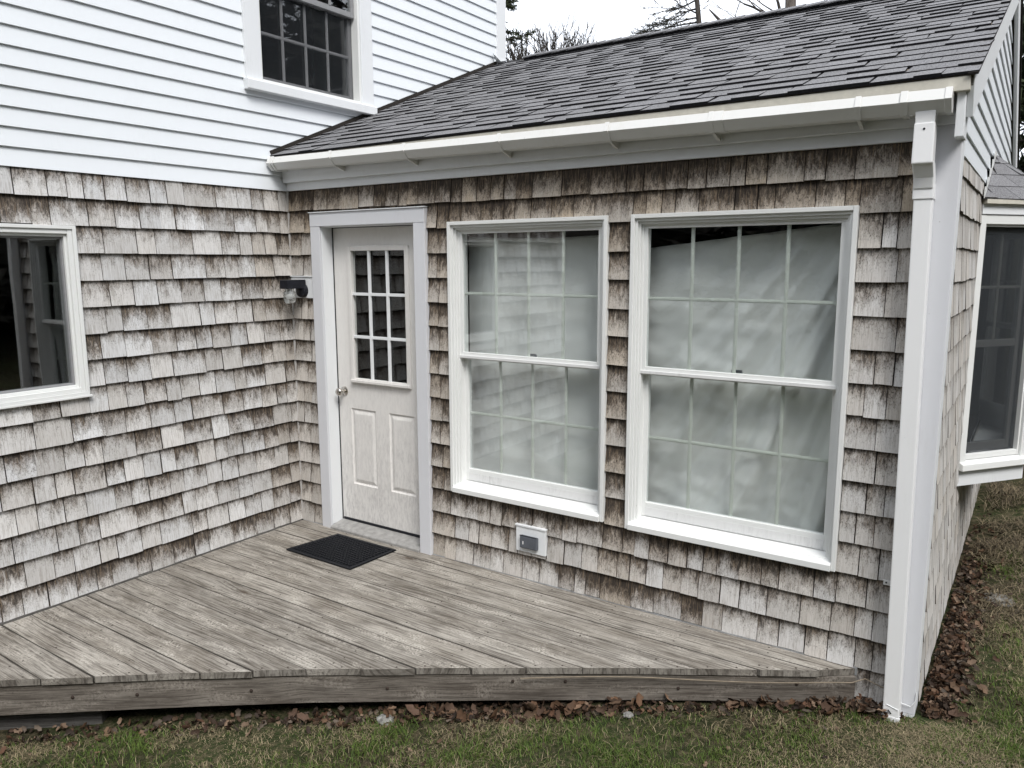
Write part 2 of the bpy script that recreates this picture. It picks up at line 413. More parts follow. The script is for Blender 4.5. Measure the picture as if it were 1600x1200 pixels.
wallA = solid_wall('wall', FA, -4.5, 2.50, -.6, 5.8, [(LW[0]+.03, LW[1]-.03, LW[2]+.03, LW[3]-.03), (UW[0]+.11, UW[1]-.11, UW[2]+.06, UW[3]-.1)], -.14, 0, M['felt'], house)
wallB = solid_wall('wall', FB, 0.001, WX-.02, -.5, 2.5, [(.335, 1.14, .0, 2.05), (W1[0]+.025, W1[1]-.025, W1[2]+.03, W1[3]-.03), (W2[0]+.025, W2[1]-.025, W2[2]+.03, W2[3]-.03)], -.14, 0, M['felt'], ell)

def sides(parent, pts, mat, name):
    m = MB()
    for a in pts: m.hexa(a)
    return m.build(name, mat, parent)
def hx(x0, x1, y0, y1, z0, z1): return [(x, y, z) for z in (z0, z1) for (x, y) in ((x0, y0), (x1, y0), (x1, y1), (x0, y1))]

# main house rest of its shell: far walls, floors, roof
shell = MB()
for b in [(-5.2, -5.06, -4.5, 2.5, -.6, 5.8), (-5.06, -.14, -4.5, -4.36, -.6, 5.8), (-5.06, -.14, 2.36, 2.5, -.6, 5.8)]: shell.hexa(hx(*b))
shell.build('outer_wall', M['clap'], house)
shell = MB()
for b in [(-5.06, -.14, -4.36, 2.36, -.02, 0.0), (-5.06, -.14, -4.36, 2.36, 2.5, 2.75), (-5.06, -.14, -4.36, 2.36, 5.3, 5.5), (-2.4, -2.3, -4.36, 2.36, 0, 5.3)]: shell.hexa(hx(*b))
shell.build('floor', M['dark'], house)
m = MB(); m.face([(.3, -4.8, 5.75), (.3, 2.9, 5.75), (-2.6, 2.9, 7.4), (-2.6, -4.8, 7.4)]); m.face([(.3, -4.8, 5.68), (.3, 2.9, 5.68), (-2.6, 2.9, 7.33), (-2.6, -4.8, 7.33)])
m.face([(.3, -4.8, 5.75), (.3, 2.9, 5.75), (.3, 2.9, 5.6), (.3, -4.8, 5.6)]); m.face([(-5.5, -4.8, 5.75), (-5.5, 2.9, 5.75), (-2.6, 2.9, 7.4), (-2.6, -4.8, 7.4)])
m.face([(.3, -4.8, 5.6), (.3, 2.9, 5.6), (-.14, 2.9, 5.6), (-.14, -4.8, 5.6)])
m.build('roof', M['roof'], house, fixn=False)

# addition: far walls, floor, ceiling
shell = MB()
YB = 5.04
for b in [(0.02, WX-.16, YB-.14, YB, -.6, 2.5)]: shell.hexa(hx(*b))
shell.build('back_wall', M['sheath'], ell)
BAY = (1.36, 3.35)
wallC = solid_wall('wall', FC, .0, YB, -.5, 2.48, [(1.55, 3.15, .66, 2.0)], -.14, -.012, M['felt'], ell)
RM = .4167; RY0, RZ0 = -.13, 2.512; RYR = 2.455
def roofz(y): return RZ0+RM*(min(y, 2*RYR-y)-RY0)
# gable triangle
m = MB()
tri = [(0.0, 2.48), (YB, 2.48), (YB, roofz(YB)-.08), (RYR, roofz(RYR)-.08), (0.0, roofz(0)-.08)]
for n_ in (0,):
    A = [FC(u, -.14, z) for u, z in tri]; B = [FC(u, -.012, z) for u, z in tri]
    m.face(A); m.face(B[::-1])
    for i in range(5): m.face([A[i], B[i], B[(i+1) % 5], A[(i+1) % 5]])
m.build('gable', M['felt'], ell)
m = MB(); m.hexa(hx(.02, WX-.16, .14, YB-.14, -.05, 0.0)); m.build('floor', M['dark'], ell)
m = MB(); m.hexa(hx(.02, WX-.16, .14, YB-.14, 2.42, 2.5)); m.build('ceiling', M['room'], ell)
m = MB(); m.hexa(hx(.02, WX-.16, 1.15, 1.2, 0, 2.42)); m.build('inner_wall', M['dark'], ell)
# light lets the bay room be a little visible
# ------------------------------------------------------------------ shingles
def cut(course_lo, course_hi, u0, u1, holes):
    us = sorted({u0, u1}|{min(max(h[k], u0), u1) for h in holes for k in (0, 1)}); segs = []
    for a, b in zip(us[:-1], us[1:]):
        if b-a < 1e-4: continue
        c = (a+b)/2; lo, hi = course_lo, course_hi
        ok = True
        for h in holes:
            if h[0] < c < h[1] and h[2] < hi and h[3] > lo:
                top, bot = hi-h[3], h[2]-lo
                if top > bot and top > .012: lo = h[3]
                elif bot > .012: hi = h[2]+.004
                else: ok = False
        if not ok or hi-lo < .012: continue
        if segs and abs(segs[-1][1]-a) < 1e-4 and segs[-1][2:] == (lo, hi): segs[-1] = (segs[-1][0], b, lo, hi)
        else: segs.append((a, b, lo, hi))
    return segs
def split(a, b, wmin, wmax):
    L = b-a
    if L < wmax*1.0: return [(a, b)] if L < wmin*1.9 or random.random() < .65 else [(a, a+L*(.35+.3*random.random())), None]
    out = []; x = a
    while b-x > wmax*1.25:
        ww = random.uniform(wmin, wmax) if random.random() > .12 else random.uniform(wmax, wmax*1.35)
        out.append((x, x+ww)); x += ww
    if b-x > wmax*.95: mid = x+(b-x)*random.uniform(.4, .6); out += [(x, mid), (mid, b)]
    else: out.append((x, b))
    return out
def fix(lst, b):
    res = []
    for q in lst:
        if q is None: res.append((res[-1][1], b))
        else: res.append(q)
    return res

def shingle(mb, fr, u0, u1, lo, hi, full, stain, warm, thick=.0195):
    g = random.choice((.0015, .0028, .0040, .0062)); u0 += g*.5; u1 -= g*.5
    if u1-u0 < .008: return None
    tl = random.uniform(-.0022, .0022); tr = tl+random.uniform(-.0015, .0015); dz = random.uniform(-.0035, .0015)
    if lo > full+.002: dz = .0015; tl = tr = 0
    th = thick*random.uniform(.85, 1.2); tapr = random.uniform(-.0025, .0025)
    top = hi+.012; e = EXPO
    def nn(z): return th-(th-.003)*max(0, (z-full))/(e+.012)
    r1, r2 = random.random()*50, random.random()*50; w_ = u1-u0
    k = 5; bot = []
    for i in range(k):
        f = i/(k-1); bot.append((u0+w_*f, lo+dz+tl*(1-f)+tr*f+random.uniform(-.0007, .0007)))
    cup = random.uniform(-.0012, .002)
    def P(u, z, back=False):
        f = (u-u0)/w_; return fr(u, (-.001 if back else nn(z)+cup*4*f*(1-f)), z)
    topu = [(u0-tapr*.5+(w_+tapr)*i/(k-1), top) for i in range(k)]
    sv = (random.random(), stain, warm)
    def UV(u, z): return (u-u0+r1, z-full+r2)
    def LC(u, z): return ((u-u0)/w_, (z-full)/e)
    for i in range(k-1):
        q = [bot[i], bot[i+1], topu[i+1], topu[i]]
        mb.face([P(*a) for a in q], [UV(*a) for a in q], [LC(*a) for a in q], sv)
        q2 = [bot[i], bot[i+1]]
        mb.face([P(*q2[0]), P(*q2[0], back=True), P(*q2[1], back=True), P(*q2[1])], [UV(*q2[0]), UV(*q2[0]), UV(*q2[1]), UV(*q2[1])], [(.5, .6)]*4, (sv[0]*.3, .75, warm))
    for a, b in ((bot[0], topu[0]), (topu[-1], bot[-1])):
        mb.face([P(*a), P(*b), P(*b, back=True), P(*a, back=True)], [UV(*a), UV(*b), UV(*b), UV(*a)], [(.5, .9)]*4, (.1, 1.3, warm))  # side faces: gap shade painted in through the stain value, plus weathered edges
    return True

pieces = {}       # key -> list of (score, MB)
def add_piece(key, mb):
    c = np.array(mb.v).mean(0); pr = project(c)
    sc = 0
    if pr:
        pts = [project(v) for v in mb.v]; 
        if all(pts):
            xs = [p[0] for p in pts]; ys = [p[1] for p in pts]
            x0, x1, y0, y1 = max(min(xs), 0), min(max(xs), 1600), max(min(ys), 0), min(max(ys), 1200)
            sc = max(0, x1-x0)*max(0, y1-y0)
    pieces.setdefault(key, []).append((sc, mb))
def flush(key, name, stuffname, mat, parent, cap=300):
    L = sorted(pieces[key], key=lambda a: -a[0]); rest = MB(); n = 0
    for i, (sc, mb) in enumerate(L):
        if i < cap and sc > 20: mb.build(name, mat, parent); n += 1
        else:
            b = len(rest.v); rest.v += mb.v; rest.f += [tuple(x+b for x in f) for f in mb.f]; rest.uv += mb.uv; rest.loc += mb.loc; rest.sv += mb.sv
    if rest.v: rest.build(stuffname, mat, parent)['kind'] = 'stuff'
    return n

def courses(key, fr, k0, k1, u0, u1, holes, wmin, wmax, ztop, stainf, warmf, thick=.0195):
    for k in range(k0, k1+1):
        b = Z0+EXPO*k; hi = min(b+EXPO, ztop)
        if hi-b < .02: continue
        for a, c, lo, hh in cut(b, hi, u0, u1, holes):
            for (s, e) in fix(split(a, c, wmin, wmax), c):
                mb = MB(); uc = (s+e)/2
                if shingle(mb, fr, s, e, lo, hh, b, stainf(uc, b), warmf(uc, b), thick): add_piece(key, mb)

rr = lambda a, b: random.uniform(a, b)
# wing wall: pale grey shingles
def stA(u, z):
    s = rr(.15, .66)+(.12 if random.random() < .2 else 0)+(.03 if z < 1.4 else 0)
    if z < .1: s += .2
    if u > -.35: s += .1
    if z > 2.1: s -= .08
    if 1.95 < z < 2.1 and u < -1.2: s += .28
    return s
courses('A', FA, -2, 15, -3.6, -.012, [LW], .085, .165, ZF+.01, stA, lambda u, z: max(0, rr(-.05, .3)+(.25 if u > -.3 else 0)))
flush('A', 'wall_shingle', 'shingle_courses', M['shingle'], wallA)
# door wall: browner, heavily stained under the eave and between the windows
def stB(u, z):
    s = rr(.25, .62)
    if z > 2.1: s = rr(.62, 1.08)
    elif z > 1.95: s = rr(.5, .9)
    elif 1.2 < u < 1.42 or 2.4 < u < 2.6: s = rr(.55, .85)
    elif u < .3: s = rr(.3, .6)
    if z < 1.95 and u > 3.58: s = rr(.34, .55)
    if .25 < z < .46 and u > 1.4 and u < 3.6: s = rr(.58, .88)
    if z < .1 and 2.1 < u < 3.0: s = rr(.6, .95)
    elif z < .1 and u < 2: s = rr(.4, .6)
    return s
def wmB(u, z):
    if z > 1.95: return rr(.55, 1.0)
    if 1.2 < u < 1.42 or 2.4 < u < 2.6: return rr(.45, .8)
    if u < .3: return rr(.3, .6)
    return rr(.15, .5)
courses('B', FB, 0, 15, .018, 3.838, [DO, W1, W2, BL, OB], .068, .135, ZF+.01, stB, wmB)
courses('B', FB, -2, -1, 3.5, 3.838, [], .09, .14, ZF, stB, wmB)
# gable wall
def bayhole(): return (BAY[0]-.0, BAY[1]+.0, .60, 2.44)
CZT = 2.235
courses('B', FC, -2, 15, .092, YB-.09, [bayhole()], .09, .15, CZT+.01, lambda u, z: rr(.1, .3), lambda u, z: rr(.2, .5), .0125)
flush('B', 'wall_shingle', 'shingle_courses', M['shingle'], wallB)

# ------------------------------------------------------------------ clapboards
CE = .0962
def clap(fr, u0, u1, lo, hi, full, parent, n0=0.0):
    th = .0155
    def nn(z): return n0+th-(th-.002)*(z-full)/(CE+.01)
    hi2 = hi+(.010 if hi-full > CE*.9 else 0)
    m = MB(); m.prism(fr, [(n0-.001, lo), (nn(lo), lo), (nn(hi2), hi2), (n0-.001, hi2)], u0, u1, sv=(random.random(), 0, 0))
    m.build('clapboard', M['clap'], parent)
for k in range(0, 37):
    b = ZF+CE*k; hi = b+CE
    if b > 5.7: break
    for a, c, lo, hh in cut(b, hi, -4.5, 2.43, [UW]): clap(FA, a, c, lo, min(hh, 5.78), b, wallA)
bbox('corner_board', FA, (2.43, 2.565, -.1, .024, 2.25, 5.75), M['trim'], wallA, .003)
# gable clapboards (cut to the roof slope)
for k in range(0, 15):
    b = CZT+.0925*k; hi = b+.0925
    um = 0.0 if roofz(0)-.09 > hi else (hi+.10-RZ0)/RM+RY0
    ue = min(YB-.09, 2*RYR-um)
    um = max(um, .09)
    if hi > roofz(RYR)-.1 or ue-um < .1: break
    if b < 2.42:
        # stop at the bay roof flashing
        zz = b
        ua = 1.36+(zz-2.13)/.33*.62 if zz > 2.13 else 1.36
        ranges = [(um, max(um, ua)), (2*2.355-ua, ue)]
    else: ranges = [(um, ue)]
    for a, c in ranges:
        m = MB(); th = .013; m.prism(FC, [(-.013, b), (th, b), (.003, hi+.008), (-.013, hi+.008)], a, c); m.build('clapboard', M['clap'], wallC)

# ------------------------------------------------------------------ corner boards and trim of the addition
m = MB(); m.box(FB, 3.838, WX+.003, -.02, .026, -.14, 2.345); cb = m.build('corner_board', M['wrap'], ell, .003)
m = MB(); m.box(FC, -.018, .092, -.012, .010, -.15, 2.30); m.build('corner_board', M['trim'], ell, .003)
m = MB(); m.box(FC, YB-.09, YB, -.012, .014, -.15, 2.45); m.build('corner_board', M['trim'], ell, .003)
m = MB()                                                        # torn lower end of the corner board wrap
for i in range(5): 
    a = 3.868+.018*i; m.box(FB, a, a+.0165, .0, .026, -.14-random.uniform(.01, .035), -.1405)
m.build('torn_wrap', M['trim'], ell)
m = MB(); m.tube([(3.866, -.034, -.085), (3.90, -.036, -.092), (3.945, -.036, -.097), (3.962, -.03, -.07), (3.963, -.028, -.03)], .0022, 6); m.build('torn_edge', M['trim'], ell)
bbox('inner_corner_strip', frame((0, 0, 0), (1, 0, 0), (0, -1, 0)), (.0005, .017, .0005, .017, 0.005, 2.293), M['shingle'], ell, .002, (.3, .2, .2))
# frieze + fascia
bbox('frieze_board', FB, (.014, 3.93, 0.0, .022, ZF, 2.3445), M['trim'], ell, .002)
bbox('fascia_board', FB, (.014, 3.935, -.0, .052, 2.345, 2.505), M['trim'], ell, .003)
bbox('eave_return', FB, (3.938, 3.9685, -.02, .112, 2.285, 2.475), M['trim'], ell, .003)

# ------------------------------------------------------------------ roof of the addition
cs, sn = 1/math.hypot(1, RM), RM/math.hypot(1, RM)
def FR(x, s, n): return Vector((x, RY0+s*cs-n*sn, RZ0-.0+s*sn+n*cs))
def FR2(x, s, n): return Vector((x, 2*RYR-(RY0+s*cs-n*sn), RZ0+s*sn+n*cs))
SL = (RYR-RY0)/cs; RX1 = 4.0
m = MB(); m.hexa([FR(x, s, n) for n in (-.05, -.006) for (x, s) in ((-.0, .0), (RX1-.012, .0), (RX1-.012, SL), (-.0, SL))])
m.hexa([FR2(x, s, n) for n in (-.05, -.006) for (x, s) in ((-.0, .0), (RX1-.012, .0), (RX1-.012, SL), (-.0, SL))])
roof = m.build('roof', M['sheath'], ell)
m = MB(); m.box(FB, .03, RX1-.02, .053, .135, 2.448, 2.4995); m.build('drip_edge', M['cream'], ell, .002)
# rake boards
for FX, y in ((FR, 0), (FR2, 0)):
    m = MB(); m.hexa([Vector((x, *FX(0, s, n)[1:])) for n in (-.165, -.0065) for (x, s) in ((WX+.012, .0), (RX1-.008, .0), (RX1-.008, SL), (WX+.012, SL))])
    m.build('rake_board', M['trim'], ell, .003)
m = MB()
for FX in (FR, FR2): m.hexa([FX(x, s, n) for n in (-.0065, .003) for (x, s) in ((RX1-.03, -.02), (RX1+.004, -.02), (RX1+.004, SL), (RX1-.03, SL))])
m.build('drip_edge', M['felt'], ell)
RE = .1215
def tabs(FX, key, x0, x1, s0, ncol):
    for k in range(ncol):
        s = s0+k*RE; x = x0-random.uniform(0, .15); s2 = min(s+RE+.012, SL-.02)
        raised = random.random() < .5
        while x < x1:
            ww = random.uniform(.09, .24); a, b = max(x, x0), min(x+ww, x1)
            if b-a > .015:
                h = .0125 if raised else .007; mb = MB(); sl = random.uniform(-.012, .012)
                g = .001
                mb.hexa([FX(u, v, n) for n, top in ((-.004, 0), (h, 1)) for (u, v) in ((a+g, s), (b-g, s), (b-g+(sl if b < x1 else 0), s2), (a+g+(sl if a > x0 else 0), s2))], sv=(random.random()*.8+(.1 if raised else 0), 0, 0))
                # let it taper under the next course
                for i in range(len(mb.v)):
                    pass
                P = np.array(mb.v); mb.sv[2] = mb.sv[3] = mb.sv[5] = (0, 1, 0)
                nrm = np.array(FX(0, 0, 1)-FX(0, 0, 0)); org = np.array(FX(0, 0, 0)); sd_ = np.array(FX(0, 1, 0)-FX(0, 0, 0))
                sp = (P-org)@sd_; npz = (P-org)@nrm; adj = np.where((sp > s+.05) & (npz > 0), -(h-.002), 0)
                mb.v = [tuple(p) for p in (P+adj[:, None]*nrm)]
                add_piece(key, mb)
            x += ww; raised = not raised if random.random() < .75 else raised
tabs(FR, 'R', .0, RX1+.006, -.012, int(SL/RE)+1)
tabs(FR2, 'R2', .0, RX1+.006, -.012, int(SL/RE)+1)
flush('R', 'roof_shingle', 'shingle_courses', M['roof'], roof)
flush('R2', 'roof_shingle', 'shingle_courses', M['roof'], roof, cap=0)
# ridge caps
x = .36
while x < RX1:
    m = MB(); x2 = min(x+.17, RX1+.01)
    for F_, sg in ((FR, 1), (FR2, 1)):
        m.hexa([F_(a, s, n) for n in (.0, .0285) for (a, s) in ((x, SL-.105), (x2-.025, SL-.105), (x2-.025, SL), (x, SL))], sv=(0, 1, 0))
        m.hexa([F_(a, s, n+(.006 if a == x2 else 0)) for n in (.029, .037) for (a, s) in ((x, SL-.12), (x2, SL-.12), (x2, SL+.004), (x, SL+.004))], sv=(random.random()*.4, 0, 0))
    m.build('ridge_cap', M['roof'], roof); x += .145
m = MB(); m.prism(frame((0, 0, 0), (1, 0, 0), (0, -1, 0)), [(-RYR-.16, 3.50), (-RYR+.14, 3.51), (-RYR+.02, 3.60), (-RYR-.02, 3.60)], .3, RX1-.01, (.0, 0, 0)); m.build('ridge_vent', M['felt'], roof)
# step flashing along the clapboards
m = MB(); m.hexa([FR(x_, s, n) for n in (.008, .034) for (x_, s) in ((.012, .0), (.018, .0), (.018, SL+.02), (.012, SL+.02))]); m.build('flashing', M['felt'], ell)
m = MB(); m.face([(.02, 2.42, 3.60), (.11, 2.36, 3.585), (.02, 2.62, 3.66)]); m.face([(.02, 2.42, 3.60), (.11, 2.36, 3.585), (.02, 2.36, 3.67)]); m.build('flashing', M['flash'], ell)

# ------------------------------------------------------------------ gutter and downspout
def gz(x): return 2.499-.0108*x
GP = [(.056, 0), (.060, -.078), (.142, -.080), (.178, -.040), (.160, .0), (.157, -.004), (.172, -.040), (.139, -.075), (.065, -.073), (.060, 0)]
def gprof(x, sc=1.0):
    cn, cz = .118, -.04
    return [(cn+(n-cn)*sc, gz(x)+cz+(z-cz)*sc) for n, z in GP]
def gseg(name, xs, xe, sc, par, closed=False, mat='gutter'):
    m = MB()
    pa = gprof(xs, sc); pb = gprof(xe, sc)
    if closed: pa = pa[:5]; pb = pb[:5]
    A = [FB(xs, *p) for p in pa]; B = [FB(xe, *p) for p in pb]; n = len(A)
    m.face(A); m.face(B[::-1])
    for i in range(n): m.face([A[i], B[i], B[(i+1) % n], A[(i+1) % n]])
    return m.build(name, M[mat], par, .0015)
GX1 = 3.915
gut = gseg('gutter', .05, GX1, 1.0, ell)
gseg('end_cap', .022, .05, 1.13, gut, True); gseg('end_cap', .062, .078, 1.12, gut)
gseg('end_cap', GX1-.012, GX1+.012, 1.12, gut, True)
for gx in (.60, 1.20, 1.86, 2.49, 3.0, 3.60):
    gseg('gutter_bracket', gx-.011, gx+.011, 1.10, gut)
    z = gz(gx)-.083; m = MB(); m.hexa([FB(u, n, zz) for (n, zz) in ((.054, z-.022), (.054, z+.003)) for u in (gx-.006, gx+.006)][:0] or [FB(gx-.007, .0525, z-.026), FB(gx+.007, .0525, z-.026), FB(gx+.007, .13, z-.004), FB(gx-.007, .13, z-.004), FB(gx-.007, .0525, z+.004), FB(gx+.007, .0525, z+.004), FB(gx+.007, .13, z+.004), FB(gx-.007, .13, z+.004)])
    m.build('gutter_bracket', M['gutter'], gut)
gseg('gutter_joint', 2.99, 3.055, 1.07, gut); gseg('gutter_joint', 3.752, 3.778, 1.13, gut); gseg('gutter_outlet', 3.765, GX1-.01, 1.05, gut)
ds = MB()
PX = 3.868
def sq(z, n, wdt, dn, x=PX): return [FB(x-wdt/2, n-dn/2, z), FB(x+wdt/2, n-dn/2, z), FB(x+wdt/2, n+dn/2, z), FB(x-wdt/2, n+dn/2, z)]
def tower(name, secs, par, bev=.005, mat='pipe'):
    m = MB(); rs = [sq(*s) for s in secs]
    m.face(rs[0][::-1]); m.face(rs[-1])
    for a, b in zip(rs[:-1], rs[1:]):
        for i in range(4): m.face([a[i], a[(i+1) % 4], b[(i+1) % 4], b[i]])
    return m.build(name, M[mat], par, bev, smooth=False)
XT, XB_ = 3.842, 3.878
spout = tower('downspout', [(-.150, .062, .066, .066, XB_), (2.085, .062, .066, .066, XT+.004)], ell)
tower('outlet_collar', [(2.335, .118, .066, .066, XT-.002), (2.385, .118, .070, .070, XT-.002)], spout, .003)
tower('elbow', [(2.19, .126, .074, .072, XT-.001), (2.342, .120, .072, .070, XT-.002)], spout)
tower('elbow', [(2.098, .066, .070, .072, XT+.003), (2.14, .075, .072, .078, XT+.003), (2.20, .118, .074, .076, XT)], spout)
tower('elbow', [(2.06, .062, .074, .074, XT+.004), (2.12, .062, .073, .073, XT+.003)], spout, .003)
tower('downspout_boot', [(-.205, .062, .076, .074, XB_+.001), (-.135, .062, .072, .070, XB_)], spout, .004)
m = MB(); m.lathe(FB(XT-.002, .156, 2.318), (0, -1, 0), [(0, .0045), (.0015, .0045)], 10); m.build('screw_hole', M['black'], spout)
m = MB(); m.box(FB, 3.800, 3.838, .018, .024, .425, .447); m.build('downspout_bracket', M['gutter'], spout, .001)
m = MB(); m.lathe(FB(3.812, .0245, .437), (0, -1, 0), [(0, .004), (.0015, .004)], 8); m.build('screw_hole', M['black'], spout)
for (a, b) in (((XB_-.02, .0965, -.085), (XB_+.028, .0965, -.098)),):
    m = MB(); m.tube([FB(*a), FB(*b)], .0016, 5); m.build('torn_seam', M['trim'], spout)
m = MB(); m.tube([FB(XB_-.012, .0968, -.108), FB(XB_+.001, .0968, -.122)], .0026, 5); m.build('crack', M['black'], spout)

# ------------------------------------------------------------------ windows
def pane(fr, u0, u1, z0, z1, n, par, th=.004, mat='glass', name='pane'):
    return bbox(name, fr, (u0, u1, n-th, n, z0, z1), M[mat], par)
def muntins(fr, u0, u1, z0, z1, n, nu, nz, wd, par, mat='muntin', dp=.006):
    for i in range(1, nu):
        c = u0+(u1-u0)*i/nu; m = MB(); m.box(fr, c-wd/2, c+wd/2, n-dp, n, z0, z1); m.box(fr, c-wd*.25, c+wd*.25, n, n+.0025, z0, z1); m.build('muntin', M[mat], par)
    for i in range(1, nz):
        c = z0+(z1-z0)*i/nz; m = MB(); m.box(fr, u0, u1, n-dp-.0012, n-.0012, c-wd/2, c+wd/2); m.box(fr, u0, u1, n-.0012, n+.0013, c-wd*.25, c+wd*.25); m.build('muntin', M[mat], par)

def double_hung(fr, W, parent, meet=1.275, lock=True):
    u0, u1, z0, z1 = W
    # outer frame
    m = MB(); m.ring(fr, u0, u1, z0, z1, .020, -.05, .036, 0, .020)
    f = m.build('window', M['vinyl'], parent, .002)
    sub = lambda nm, mt='vinyl', bv=.0015: (lambda mb: mb.build(nm, M[mt], f, bv))
    m = MB(); m.ring(fr, u0+.0205, u1-.0205, z0+.03, z1-.0205, .012, -.05, .022, 0, .014); sub('outer_stop')(m)
    m = MB(); m.ring(fr, u0+.033, u1-.033, z0+.03, z1-.035, .010, -.05, .008, 0, .012); sub('jamb')(m)
    m = MB(); m.ring(fr, u0+.0435, u1-.0435, z0+.03, z1-.0475, .010, -.09, -.006, 0, .006); sub('jamb')(m)
    # sill: sloping, with nosing
    m = MB(); m.prism(fr, [(-.10, z0+.062), (.008, z0+.046), (.010, z0+.040), (.034, z0+.036), (.046, z0+.028), (.046, z0), (-.10, z0)], u0+.0205, u1-.0205); sub('sill')(m)
    a, b = u0+.053, u1-.053
    # lower sash (inner track)
    g0, g1 = z0+.132, meet-.012
    m = MB(); m.ring(fr, a-.004, b+.004, z0+.058, meet+.015, .026, -.086, -.052, g0-(z0+.058), .027); lo = sub('lower_sash')(m)
    m = MB(); m.box(fr, a+.022, b-.022, -.052, -.0505, z0+.062, z0+.108); m.build('bottom_rail', M['sillm'], f, .001)
    pane(fr, a+.022, b-.022, g0, meet-.012, -.068, f)
    muntins(fr, a+.022, b-.022, g0, meet-.012, -.076, 4, 2, .017, f)
    # upper sash (outer track)
    h0, h1 = meet+.022, z1-.068
    m = MB(); m.ring(fr, a-.002, b+.002, meet-.018, z1-.05, .022, -.046, -.012, .040, .018); sub('upper_sash')(m)
    m = MB(); m.box(fr, a-.002, b+.002, -.0125, -.004, meet-.012, meet+.004); sub('meeting_rail', 'sillm')(m)
    pane(fr, a+.020, b-.020, h0, h1, -.026, f)
    muntins(fr, a+.020, b-.020, h0, h1, -.034, 4, 2, .017, f)
    if lock:
        c = (u0+u1)/2; m = MB(); m.prism(fr, [(-.060, meet+.018), (-.060, meet+.034), (-.073, meet+.034), (-.080, meet+.018)], c-.02, c+.03); m.build('sash_lock', M['outlet'], f, .002)
    return f
double_hung(FB, W1, ell); double_hung(FB, W2, ell, 1.272)

# left window: fixed pane in white vinyl frame
def left_window():
    u0, u1, z0, z1 = LW
    m = MB(); m.ring(FA, u0, u1, z0, z1, .018, -.05, .034); f = m.build('window', M['vinyl'], house, .002)
    m = MB(); m.ring(FA, u0+.0185, u1-.0185, z0+.0185, z1-.0185, .024, -.05, .026); m.build('frame', M['vinyl'], f, .003)
    m = MB(); m.ring(FA, u0+.043, u1-.043, z0+.043, z1-.043, .014, -.05, .012); m.build('sash', M['vinyl'], f, .002)
    m = MB(); m.ring(FA, u0+.0575, u1-.0575, z0+.0575, z1-.0575, .010, -.05, -.004); m.build('bead', M['grey'], f, .001)
    m = MB(); m.box(FA, u0-.01, u1+.01, 0, .038, z0-.012, z0-.0005); m.build('sill', M['vinyl'], f, .002)
    pane(FA, u0+.062, u1-.062, z0+.062, z1-.062, -.02, f)
left_window()

def upper_window():
    u0, u1, z0, z1 = UW
    m = MB(); m.box(FA, u0, u0+.118, -.02, .030, z0+.042, z1); m.box(FA, u1-.118, u1, -.02, .030, z0+.042, z1); m.box(FA, u0+.118, u1-.118, -.02, .0285, z1-.118, z1)
    f = m.build('window', M['trim'], house, .002)
    m = MB(); m.ring(FA, u0+.1185, u1-.1185, z0+.05, z1-.1185, .016, -.05, .018, .012, .016); m.build('frame', M['vinyl'], f, .002)
    m = MB(); m.prism(FA, [(-.10, z0+.078), (.0, z0+.070), (.055, z0+.062), (.058, z0+.058), (.058, z0+.004), (.050, z0), (-.02, z0)], u0-.012, u1+.004); m.build('sill', M['trim'], f, .002)
    m = MB(); m.box(FA, u0+.130, u1-.130, -.03, .022, z0+.071, z0+.084); m.build('sill', M['vinyl'], f, .002)
    a, b = u0+.137, u1-.137
    mr = z0+.66
    m = MB(); m.ring(FA, a, b, z0+.085, mr+.03, .030, -.085, -.050, .035, .028); m.build('lower_sash', M['grey'], f, .002)
    m = MB(); m.ring(FA, a, b, mr-.0, z1-.13, .030, -.045, -.012, .036, .03); m.build('upper_sash', M['grey'], f, .002)
    pane(FA, a+.002, b-.002, z0+.09, mr+.0, -.040, f, .001, 'thinscreen', 'screen'); pane(FA, a+.028, b-.028, z0+.118, mr+.004, -.066, f); muntins(FA, a+.03, b-.03, z0+.12, mr+.003, -.052, 4, 2, .020, f, 'grey')
    pane(FA, a+.028, b-.028, mr+.034, z1-.158, -.026, f); muntins(FA, a+.03, b-.03, mr+.036, z1-.16, -.012, 4, 2, .020, f, 'grey')
upper_window()

